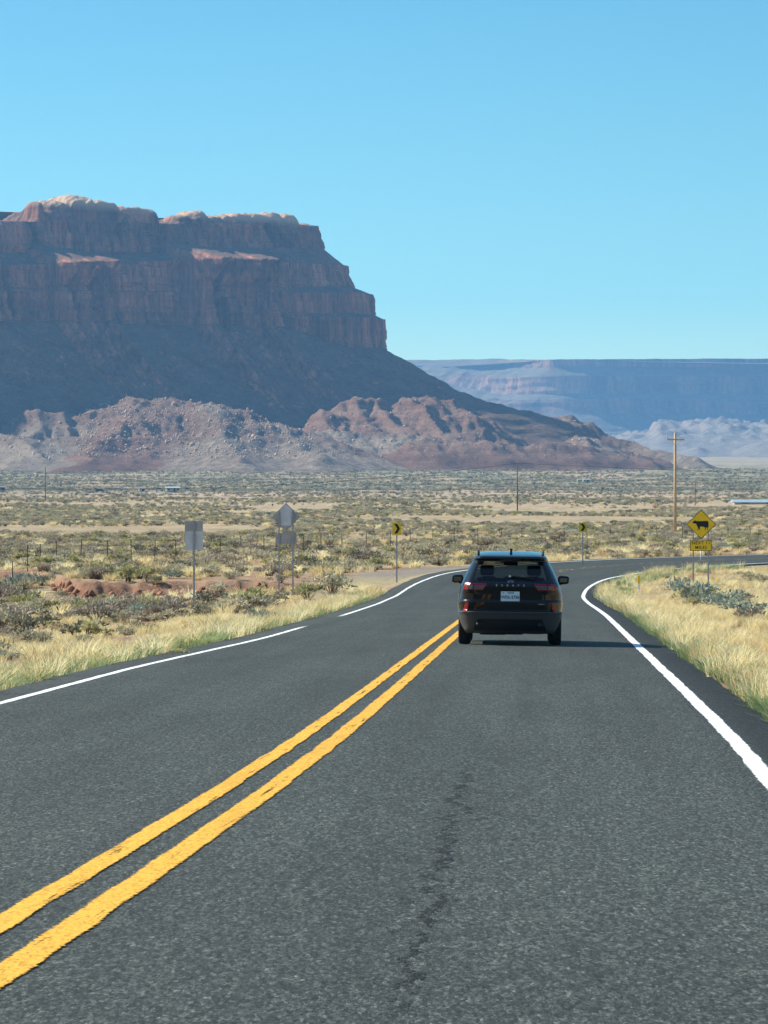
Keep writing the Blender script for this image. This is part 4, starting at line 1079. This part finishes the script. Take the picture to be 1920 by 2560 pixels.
        MB().cyl((-sgn * .02, 0, -.05), (-sgn * .16, .05, -.09), .03, .035, 8).build("bracket", gloss, mo)
        MB().tube([(sgn * (.872 + .0), 1.0, 1.125), (sgn * .872, 2.7, 1.125)], .012, 6).build("window_trim", blackp, r)
    # wheels
    def wheel(x, y):
        seg = 40; prof_ = [(.18, -.10), (.22, -.11), (.30, -.1125), (.335, -.100), (.347, -.07), (.35, 0), (.347, .07), (.335, .100), (.30, .1125), (.22, .11), (.18, .10)]
        V = [(px_, q_ * math.cos(2 * math.pi * k / seg), q_ * math.sin(2 * math.pi * k / seg)) for k in range(seg) for q_, px_ in prof_]
        m_ = len(prof_); Fc = [(k * m_ + i, k * m_ + i + 1, ((k + 1) % seg) * m_ + i + 1, ((k + 1) % seg) * m_ + i) for k in range(seg) for i in range(m_ - 1)]
        me = np_mesh("wheel", V, Fc, True); wo = link_mesh("wheel", me, rubber, r); wo.location = (x, y, .35)
        sg = 1 if x > 0 else -1
        rb = MB(); rb.cyl((-sg * .05, 0, 0), (sg * .06, 0, 0), .2, seg=32)
        for k in range(5):
            an_ = 2 * math.pi * k / 5; rb.box((sg * .075, .1 * math.cos(an_), .1 * math.sin(an_)), (.03, .05, .2), Euler((an_ - math.pi / 2, 0, 0)).to_matrix())
        rb.build("rim", alloy, wo)
    for yy in (LY, LY + 2.71):
        for sx in (-1, 1): wheel(sx * .815, yy)
    # underside, axle and exhaust
    ub = MB(); ub.box((0, 2.3, .27), (1.2, 3.6, .10)); ub.cyl((-.75, LY, .34), (.75, LY, .34), .05); ub.box((0, LY - .1, .235), (.5, .35, .10), bevel=.03); ub.box((-.3, LY - .35, .24), (.5, .24, .12), bevel=.04); ub.box((.45, LY - .3, .25), (.35, .2, .10), bevel=.03)
    ub.build("underbody", blackp, r)
    # cabin: floor, dashboard, seats, headrests, mirror
    trim = plain("cabin_trim", (.012, .013, .014), .8, 0, .2)
    MB().box((0, 1.75, .80), (1.5, 2.6, .5)).build("cabin_floor", trim, r)
    MB().box((0, 3.0, 1.02), (1.45, .4, .16), bevel=.04).build("dashboard", trim, r)
    for x0, y0 in ((-.43, 1.95), (.43, 1.95)):
        st = MB(); st.box((x0, y0, .98), (.40, .14, .46), Euler((-.15, 0, 0)).to_matrix(), .05); so2 = st.build("seat_back", trim, r)
        hb = MB(); hb.box((x0, y0 - .06, 1.335), (.26, .10, .19), bevel=.04); hb.cyl((x0 - .06, y0 - .06, 1.2), (x0 - .06, y0 - .06, 1.34), .008); hb.cyl((x0 + .06, y0 - .06, 1.2), (x0 + .06, y0 - .06, 1.34), .008); hb.build("headrest", trim, so2)
    st = MB(); st.box((0, 1.0, .95), (1.25, .14, .5), Euler((-.15, 0, 0)).to_matrix(), .05); so2 = st.build("rear_seat", trim, r)
    for x0 in (-.40, 0, .40):
        hb = MB(); hb.box((x0, .95, 1.19), (.23, .10, .09), bevel=.03); hb.build("headrest", trim, so2)
    MB().box((0.0, 2.55, 1.46), (.26, .05, .075), bevel=.015).build("interior_mirror", trim, r)
    MB().box((0, 1.45, 1.565), (1.12, 1.7, .02)).build("roof_lining", trim, r)
build_suv()

# ------------------------------------------------------------------ plants
def leaf_mat(name, stops, trans=0.25, rough=0.8):
    t = NT(name); ri = t.add('ShaderNodeObjectInfo').outputs['Random']
    v = t.noise(t.objc(), 5.0, 3, 0.6)
    loc = t.add('ShaderNodeObjectInfo').outputs['Location']
    f = t.math('ADD', t.math('MULTIPLY', ri, 0.42), t.math('ADD', t.math('MULTIPLY', v, 0.15), t.math('MULTIPLY', t.mr(t.noise(loc, .35, 3), .3, .7), 0.45)))
    c = t.ramp(f, stops); t.base(c, rough, None, Specular_IOR_Level=.15)
    tr = t.add('ShaderNodeBsdfTranslucent'); t.l.new(c, tr.inputs['Color']); mx = t.add('ShaderNodeMixShader'); mx.inputs[0].default_value = trans
    t.l.new(t.bsdf.outputs[0], mx.inputs[1]); t.l.new(tr.outputs[0], mx.inputs[2]); t.l.new(mx.outputs[0], t.out.inputs['Surface'])
    return t.m
M_sage = leaf_mat("sage_leaves", [(0.15, (.28, .255, .17)), (0.4, (.40, .365, .245)), (0.6, (.50, .45, .305)), (0.85, (.62, .545, .37))])
M_dark = leaf_mat("dark_shrub_leaves", [(0.2, (.12, .125, .085)), (0.6, (.20, .185, .125)), (0.9, (.28, .245, .165))])
M_yel = leaf_mat("rabbitbrush_leaves", [(0.2, (.34, .34, .16)), (0.6, (.48, .44, .21)), (0.9, (.58, .51, .27))])
M_twig = leaf_mat("dry_twigs", [(0.2, (.30, .25, .19)), (0.6, (.42, .35, .265)), (0.9, (.54, .46, .35))], .15)
M_blue = leaf_mat("blue_sage_leaves", [(0.2, (.20, .25, .20)), (0.6, (.28, .33, .265)), (0.9, (.36, .40, .32))])
M_straw = leaf_mat("straw_blades", [(0.15, (.46, .45, .24)), (0.33, (.66, .50, .25)), (0.5, (.82, .68, .37)), (0.7, (.92, .81, .49)), (0.88, (.96, .89, .62))], .45)
M_weed = leaf_mat("green_weed_leaves", [(0.2, (.22, .29, .12)), (0.6, (.34, .41, .18)), (0.9, (.52, .54, .29))], .35)
M_wood = plain("shrub_wood", (.12, .09, .07), .9)

def shrub_mesh(seed, n, w, h, leaf, mats, upright=0.3, clumps=7, twig=40):
    """many small leaf faces gathered in ragged clumps on a low mound, with woody twigs"""
    r = np.random.default_rng(seed)
    cc = np.stack([r.normal(0, .30 * w, clumps), r.normal(0, .30 * w, clumps), h * (.35 + .45 * r.random(clumps))], -1)
    cr = (.18 + .16 * r.random(clumps)) * w
    V, Fc, mi = [], [], []
    k = r.integers(0, clumps, n)
    d = r.normal(size=(n, 3)); d /= np.linalg.norm(d, axis=1)[:, None]; d[:, 2] = np.abs(d[:, 2]) * 1.0 - .25
    rad = (r.random(n) ** .45)[:, None]
    c = cc[k] + d * rad * cr[k][:, None] * np.array([1, 1, h / w * 1.25])
    c[:, 2] = np.clip(c[:, 2], .02, h * 1.15)
    ax = d + r.normal(0, .5, (n, 3)) + np.array([0, 0, upright]); ax /= np.linalg.norm(ax, axis=1)[:, None]
    sd = np.cross(ax, r.normal(size=(n, 3))); sd /= np.linalg.norm(sd, axis=1)[:, None]
    L = leaf * (.6 + .9 * r.random(n))[:, None]; Wd = L * .30
    p0 = c - sd * Wd; p1 = c + sd * Wd; p2 = c + ax * L + sd * Wd * .5; p3 = c + ax * L - sd * Wd * .5
    V = np.stack([p0, p1, p2, p3], 1).reshape(-1, 3); Fc = np.arange(4 * n).reshape(-1, 4); mi = np.zeros(n, int)
    if twig:
        e = cc[r.integers(0, clumps, twig)] + r.normal(0, .16 * w, (twig, 3)) * np.array([1, 1, .5]); e[:, 2] = np.clip(e[:, 2], .1, h * 1.2)
        b = e * np.array([.12, .12, 0]); s_ = np.stack([-(e[:, 1]), e[:, 0], 0 * e[:, 0]], -1) + .01; s_ = s_ / np.linalg.norm(s_, axis=1)[:, None] * .012
        V2 = np.stack([b - s_, b + s_, e + s_ * .4, e - s_ * .4], 1).reshape(-1, 3)
        Fc = np.concatenate([Fc, np.arange(4 * twig).reshape(-1, 4) + len(V)]); V = np.concatenate([V, V2]); mi = np.concatenate([mi, np.ones(twig, int)])
    me = np_mesh("shrub", V, Fc)
    for m in mats: me.materials.append(m)
    me.polygons.foreach_set('material_index', mi.astype(np.int32)); return me
def tuft_mesh(seed, n, rad, hh, wd, mat, lean=.5):
    r = np.random.default_rng(seed)
    a = r.random(n) * 2 * np.pi; q = rad * np.sqrt(r.random(n)); b = np.stack([q * np.cos(a), q * np.sin(a), 0 * a - .02], -1)
    a2 = a + r.normal(0, .8, n); ln = lean * (.3 + r.random(n)) ; H = hh * (.55 + .6 * r.random(n))
    dirv = np.stack([np.cos(a2), np.sin(a2), 0 * a2], -1)
    m = b + dirv * (ln * H * .25)[:, None] + np.array([0, 0, 1]) * (H * .6)[:, None]
    t = b + dirv * (ln * H * .8)[:, None] + np.array([0, 0, 1]) * (H * (1 - .15 * ln))[:, None]
    fa = r.random(n) * np.pi; s_ = np.stack([np.cos(fa), np.sin(fa), 0 * fa], -1) * (wd * (.6 + .8 * r.random(n)))[:, None]
    V = np.stack([b - s_ / 2, b + s_ / 2, m + s_ * .45, m - s_ * .45, t + s_ * .16, t - s_ * .16], 1).reshape(-1, 3)
    i = np.arange(n)[:, None] * 6
    Fc = np.concatenate([i + np.array([[0, 1, 2, 3]]), i + np.array([[3, 2, 4, 5]])])
    me = np_mesh("tuft", V, Fc); me.materials.append(mat); return me

def scatter(name, pts, rot, scl, var, srcs, label):
    me = bpy.data.meshes.new(name); me.vertices.add(len(pts)); me.vertices.foreach_set('co', np.asarray(pts, np.float32).ravel())
    for nm, ty, a in (('rot', 'FLOAT', rot), ('scl', 'FLOAT', scl), ('var', 'INT', var)):
        at_ = me.attributes.new(nm, ty, 'POINT'); at_.data.foreach_set('value', np.asarray(a, np.float32 if ty == 'FLOAT' else np.int32))
    o = bpy.data.objects.new(name, me); C.objects.link(o); tag(o, label, kind='stuff')
    ng = bpy.data.node_groups.new(name + "_scatter", 'GeometryNodeTree')
    ng.interface.new_socket('Geometry', in_out='INPUT', socket_type='NodeSocketGeometry'); ng.interface.new_socket('Geometry', in_out='OUTPUT', socket_type='NodeSocketGeometry')
    N = ng.nodes; L = ng.links; gi = N.new('NodeGroupInput'); go = N.new('NodeGroupOutput'); jn = N.new('GeometryNodeJoinGeometry')
    def named(nm, ty):
        n = N.new('GeometryNodeInputNamedAttribute'); n.data_type = ty; n.inputs['Name'].default_value = nm; return next(s for s in n.outputs if s.enabled and s.name == 'Attribute')
    rt = named('rot', 'FLOAT'); sc = named('scl', 'FLOAT'); vr = named('var', 'INT')
    cx = N.new('ShaderNodeCombineXYZ'); L.new(rt, cx.inputs[2])
    for k, src in enumerate(srcs):
        oi = N.new('GeometryNodeObjectInfo'); oi.inputs['Object'].default_value = src; oi.inputs['As Instance'].default_value = True
        cp = N.new('FunctionNodeCompare'); cp.data_type = 'INT'; cp.operation = 'EQUAL'
        ia, ib = [s for s in cp.inputs if s.enabled][:2]; L.new(vr, ia); ib.default_value = k
        ip_ = N.new('GeometryNodeInstanceOnPoints'); L.new(gi.outputs[0], ip_.inputs['Points']); L.new(cp.outputs[0], ip_.inputs['Selection'])
        L.new(oi.outputs['Geometry'], ip_.inputs['Instance']); L.new(cx.outputs[0], ip_.inputs['Rotation']); L.new(sc, ip_.inputs['Scale']); L.new(ip_.outputs[0], jn.inputs[0])
    L.new(jn.outputs[0], go.inputs[0])
    md = o.modifiers.new("scatter", 'NODES'); md.node_group = ng
    return o

kinds = [  # name, label words, category, mesh
    ("sagebrush", "grey green sagebrush", shrub_mesh(1, 420, 1.15, .75, .085, (M_sage, M_wood))),
    ("sagebrush", "grey green sagebrush", shrub_mesh(2, 420, 1.35, .65, .085, (M_sage, M_wood), clumps=9)),
    ("blackbrush", "dark olive brown shrub", shrub_mesh(3, 380, 1.1, .7, .085, (M_dark, M_wood))),
    ("rabbitbrush", "yellow green rabbitbrush", shrub_mesh(4, 420, .95, .6, .10, (M_yel, M_wood), 1.0)),
    ("dry_shrub", "dry leafless grey brown shrub", shrub_mesh(5, 380, 1.1, .6, .09, (M_twig, M_wood), .8, 7, 80)),
    ("bunchgrass", "pale straw bunchgrass clump", tuft_mesh(6, 150, .28, .55, .02, M_straw, .8)),
    ("blue_sage", "bluish grey sage bush", shrub_mesh(7, 520, 1.4, .75, .085, (M_blue, M_wood), clumps=10)),
]
def zone_label(x, y, o):
    px = 960 + F * x / y
    if o > 0 and y < 185: return "in the dry grass inside the bend on the right"
    if y < 105: return "on the left verge near the white edge line"
    if y < 158 and px < 700: return "in the ditch in front of the red cut bank"
    if y < 158: return "between the left edge line and the gravel pullout"
    if px < 480: return "behind the red bank near the left wire fence"
    if px < 960: return "beyond the twin post diamond sign by the fence"
    if px < 1280: return "behind the far curve above the car"
    return "beyond the far road edge on the right"

def put(k, x, y, s, rz, label, name=None, sz=1.0):
    nm, lw, me = kinds[k]
    o = bpy.data.objects.new(name or nm, me); C.objects.link(o)
    o.location = (x, y, gz1(x, y) - .04); o.rotation_euler = (0, 0, rz); o.scale = (s, s, s * sz)
    tag(o, label, "grass clump" if nm == "bunchgrass" else "shrub"); return o

def build_plants():
    r = np.random.default_rng(21)
    # notable single plants
    def one(px, py, k, wpx, label, sz=1.0, name=None):
        x, y, z = at(px, py); s = wpx / F * y / 1.3
        return put(k, x, y, s, r.random() * 6, label, name, sz)
    one(70, 1612, 2, 128, "large dark round bush at the left edge above the verge", 1.1)
    one(660, 1566, 6, 78, "small blue green bush by the worn left edge line", 1.1)
    one(1740, 1512, 6, 105, "tall bluish bush at the foot of the cattle sign", 1.2)
    one(1800, 1530, 6, 115, "middle bluish bush of the clump right of the cattle sign", .9)
    one(1868, 1548, 6, 120, "wide bluish bush at the right edge below the cattle sign", .8)
    one(1905, 1462, 0, 60, "small grey bush in the straw at the right edge above the bluish clump", .9)
    one(1660, 1447, 0, 32, "tiny green bush by the inner white line left of the cattle sign", .9)
    one(830, 1492, 0, 130, "broad grey green bush right of the diamond sign posts", .9)
    one(770, 1500, 3, 90, "yellow green bush just right of the diamond sign posts", .9)
    one(545, 1492, 0, 80, "pale bush in front of the red bank right of the first sign", .9)
    one(905, 1406, 4, 75, "grey brown bush left of the left chevron sign", .9)
    one(290, 1412, 3, 62, "bright yellow green bush at the wire fence left of the first sign", .9)
    one(60, 1475, 4, 95, "big grey brown bush by the first fence post at left", 1.0)
    one(450, 1640, 3, 70, "low green bush on the left verge below the first sign", .6)
    one(30, 1555, 4, 110, "dry brown shrub above the dark round bush at left", .8)
    one(1124, 1229, 2, 14, "dark juniper bush far out on the plain, right one of the pair above the car", 1.3, "juniper")
    one(1148, 1232, 2, 15, "dark juniper bush far out, beside another above the car mirror", 1.2, "juniper")
    one(535, 1231, 2, 26, "dark low tree beside the far dwellings on the left", .9, "juniper")
    # scrub: positions over the plain
    PX_, PY_, KK, SS = [], [], [], []
    def sow(d0, d1, dens, mixk, s0, s1, half=.135):
        n = int(half * (d1 * d1 - d0 * d0) * dens)
        d = np.sqrt(d0 * d0 + (d1 * d1 - d0 * d0) * r.random(n)); th = (r.random(n) * 2 - 1) * half
        x = d * np.sin(th); y = d * np.cos(th)
        PX_.append(x); PY_.append(y); KK.append(r.choice(len(kinds), n, p=mixk)); SS.append(s0 + (s1 - s0) * r.random(n) ** 1.6)
    #            sage sage dark yel  dry  bunch blue
    sow(45, 105, .40, [.17, .14, .06, .13, .26, .22, .02], .3, .75)
    sow(105, 168, .42, [.19, .17, .06, .13, .23, .20, .02], .5, 1.15)
    sow(168, 330, .42, [.13, .11, .06, .07, .15, .47, .01], .5, 1.15)
    sow(330, 900, .24, [.24, .19, .06, .07, .11, .32, .01], .55, 1.1)
    sow(900, 1250, .05, [.28, .24, .14, .10, .04, .16, .04], .8, 1.5)
    sow(1250, 1850, .010, [.30, .26, .26, .06, .04, .06, .02], .8, 1.6)
    sow(1850, 2500, .030, [.32, .30, .22, .06, .04, .04, .02], 1.0, 2.2)
    sow(2500, 3250, .014, [.32, .30, .22, .06, .04, .04, .02], 1.0, 2.2)
    x = np.concatenate(PX_); y = np.concatenate(PY_); k = np.concatenate(KK); s = np.concatenate(SS)
    z, sr, o = ground_z(x, y); d = np.hypot(x, y)
    cl = fbm(x / 14., y / 26., 3, 31)
    keep = ((o > 6.6) | (o < -7.2)) | (d > 460)
    keep &= ~((o > -12) & (o < 0) & (o > -8.5) & (sr > 166) & (sr < 194) & (d < 460))                    # gravel pullout
    keep &= ~((np.abs(y - 160) < 2.4) & (x < -3.0) & (r.random(len(x)) < .6))                 # face of the cut bank
    keep &= (d < 330) | (d > 1250) | (fbm(x / 45., y / 150., 3, 38) > -.12 + .35 * (r.random(len(x)) - .5))
    keep &= (d > 900) | (cl > -.25 + .3 * (r.random(len(x)) - .5) * 2)
    keep &= ~((o > 0) & (o < 40) & (d < 175) & (k != 5) & (r.random(len(x)) < .55))         # mostly grass inside the bend
    keep &= ~((o > 0) & (o < 60) & (d > 138) & (d < 215) & ((k != 5) | (s > .8)) & (r.random(len(x)) < .93))
    keep &= ~((d > 880) & (d < 1010) & (r.random(len(x)) < .55))
    x, y, z, k, s, o, d = (q[keep] for q in (x, y, z, k, s, o, d))
    th = np.arctan2(x, y)
    size = s / d * (np.abs(th) < .102)
    order = np.argsort(-size); ind = order[:265]; rest = order[265:]
    srcs = [None] * len(kinds)
    for i in ind:
        nm, lw, me = kinds[k[i]]
        lab = lw + " " + zone_label(x[i], y[i], o[i])
        ob = put(k[i], x[i], y[i], s[i], r.random() * 6.28, lab, sz=.8 + .35 * r.random()); ob['group'] = lab
    for q in range(len(kinds)):
        srcs[q] = next(ob for ob in C.objects if ob.type == 'MESH' and ob.data == kinds[q][2])
    scatter("scrub", np.stack([x, y, z - .04], -1)[rest], r.random(len(rest)) * 6.28, s[rest], k[rest], srcs, "grey green sagebrush scrub covering the whole plain")
    # stones and clods that crumbled off the cut bank
    nb = 420; bx = -17 + 15.5 * r.random(nb); by = 160 + .9 * perlin(bx / 4.0, .3 + 0 * bx, 21) + 22 * sstep(-12.5, -17, bx) - .2 - 1.6 * r.random(nb) ** 1.6; bz = ground_z(bx, by)[0]
    Vb, Fb = [], []
    bq = bmesh.new(); bmesh.ops.create_icosphere(bq, subdivisions=1, radius=1.0); bv = np.array([v.co[:] for v in bq.verts]); bf = np.array([[v.index for v in f.verts] for f in bq.faces]); bq.free()
    for i in range(nb):
        q = .035 + .16 * r.random() ** 3
        Vb.append(bv * (.65 + .7 * r.random((len(bv), 1))) * q * (.7 + .6 * r.random(3)) + np.array([bx[i], by[i], bz[i] + q * .3])); Fb.append(bf + i * len(bv))
    tb = NT("red_clods"); mb_ = tb.base(tb.ramp(tb.noise(tb.pos(), 1.3, 4), [(.3, (.15, .07, .045)), (.5, (.29, .14, .085)), (.7, (.42, .25, .16))]), .95)
    tag(link_mesh("bank_rubble", np_mesh("bank_rubble", np.concatenate(Vb), np.concatenate(Fb)), mb_), "crumbled red clods and stones along the cut bank", kind='stuff')
    # dry grass along both verges
    T = [tuft_mesh(30 + i, 60, .17, .42, .0095, M_straw, .9) for i in range(3)] + [tuft_mesh(40, 40, .14, .26, .011, M_weed, 1.1)]
    X, Y, K2, S2 = [], [], [], []
    def verge(n, s0, s1, o0, o1, kk, sc0, sc1, powr=1.0):
        ss = s0 + (s1 - s0) * r.random(n) ** powr; oo = o0 + (o1 - o0) * r.random(n)
        xx, yy, _ = road_xyz(ss, oo); X.append(xx); Y.append(yy); K2.append(np.full(n, kk) if kk >= 0 else r.integers(0, 3, n)); S2.append(sc0 + (sc1 - sc0) * r.random(n))
    verge(9000, 26, 120, 4.5, 12.5, -1, .38, .9); verge(6000, 110, 200, 4.6, 24, -1, .28, .68)
    verge(7000, 36, 110, -12.5, -4.75, -1, .22, .7); verge(4200, 105, 158, -17, -4.9, -1, .3, .8)
    verge(2600, 4, 30, 4.6, 12.5, -1, .35, .8); verge(2400, 4, 40, -12.5, -4.9, -1, .3, .8); verge(2600, 150, 330, -34, -6.0, -1, .7, 1.3); verge(2600, 200, 330, 5, 40, -1, .3, .6)
    x = np.concatenate(X); y = np.concatenate(Y); k2 = np.concatenate(K2); s2 = np.concatenate(S2)
    z, sr, o = ground_z(x, y); d = np.hypot(x, y)
    g1 = fbm(x / 2.2, y / 5.0, 3, 41); wash = fbm(x / 9., y / 16., 3, 31)
    keep = (g1 > np.where(o < 0, .06, -.10) + .2 * (r.random(len(x)) - .5)) & ~((o < -6) & (wash > .22) & (d > 60)) & ~((o > -12) & (o > -8) & (o < 0) & (sr > 168) & (sr < 194)) & ~((np.abs(y - 160) < 1.8) & (o < 0) & (x < 1)) & ~((o < -6) & (r.random(len(x)) < .25))
    keep &= np.where(o > 0, o > edge_right(sr) + .25 + .25 * r.random(len(x)), o < edge_left(sr) - .2 - .3 * r.random(len(x)))
    x, y, z, k2, s2 = (q[keep] for q in (x, y, z, k2, s2))
    gs = []
    for i, me in enumerate(T):
        so_, oo_ = (75 + 6 * i, 5.6 + .5 * i) if i < 3 else (62, 4.75)
        gx, gy, _ = road_xyz(so_, oo_); ob = bpy.data.objects.new("dry_grass" if i < 3 else "green_weeds", me); C.objects.link(ob); ob.location = (float(gx), float(gy), gz1(float(gx), float(gy)))
        tag(ob, "straw coloured grass at the right road edge" if i < 3 else "green weeds at the right road edge", kind='stuff'); gs.append(ob)
    scatter("dry_grass", np.stack([x, y, z], -1), r.random(len(x)) * 6.28, s2, k2, gs[:3], "tall straw coloured grass on both verges")
    # green weeds along the asphalt edges
    n = 4600; ss = 28 + 175 * r.random(n) ** 1.3; side = r.random(n) < .5
    oo = np.where(side, edge_right(ss) + .10 + 1.1 * r.random(n) ** 1.7, edge_left(ss) - .12 - 1.3 * r.random(n) ** 1.7)
    xx, yy, _ = road_xyz(ss, oo); kp = fbm(ss / 5.0, side * 7.7, 3, 51) > np.where(side, -.18, -.32) + .25 * (r.random(n) - .5)
    kp &= ~((~side) & (ss > 152))
    xx, yy, ss = xx[kp], yy[kp], ss[kp]; zz = ground_z(xx, yy)[0]
    scatter("green_weeds", np.stack([xx, yy, zz], -1), r.random(len(xx)) * 6.28, .5 + .7 * r.random(len(xx)), np.where(r.random(len(xx)) < .22, 1, 0), [gs[3], gs[0]], "low green weeds along the asphalt edges")
build_plants()
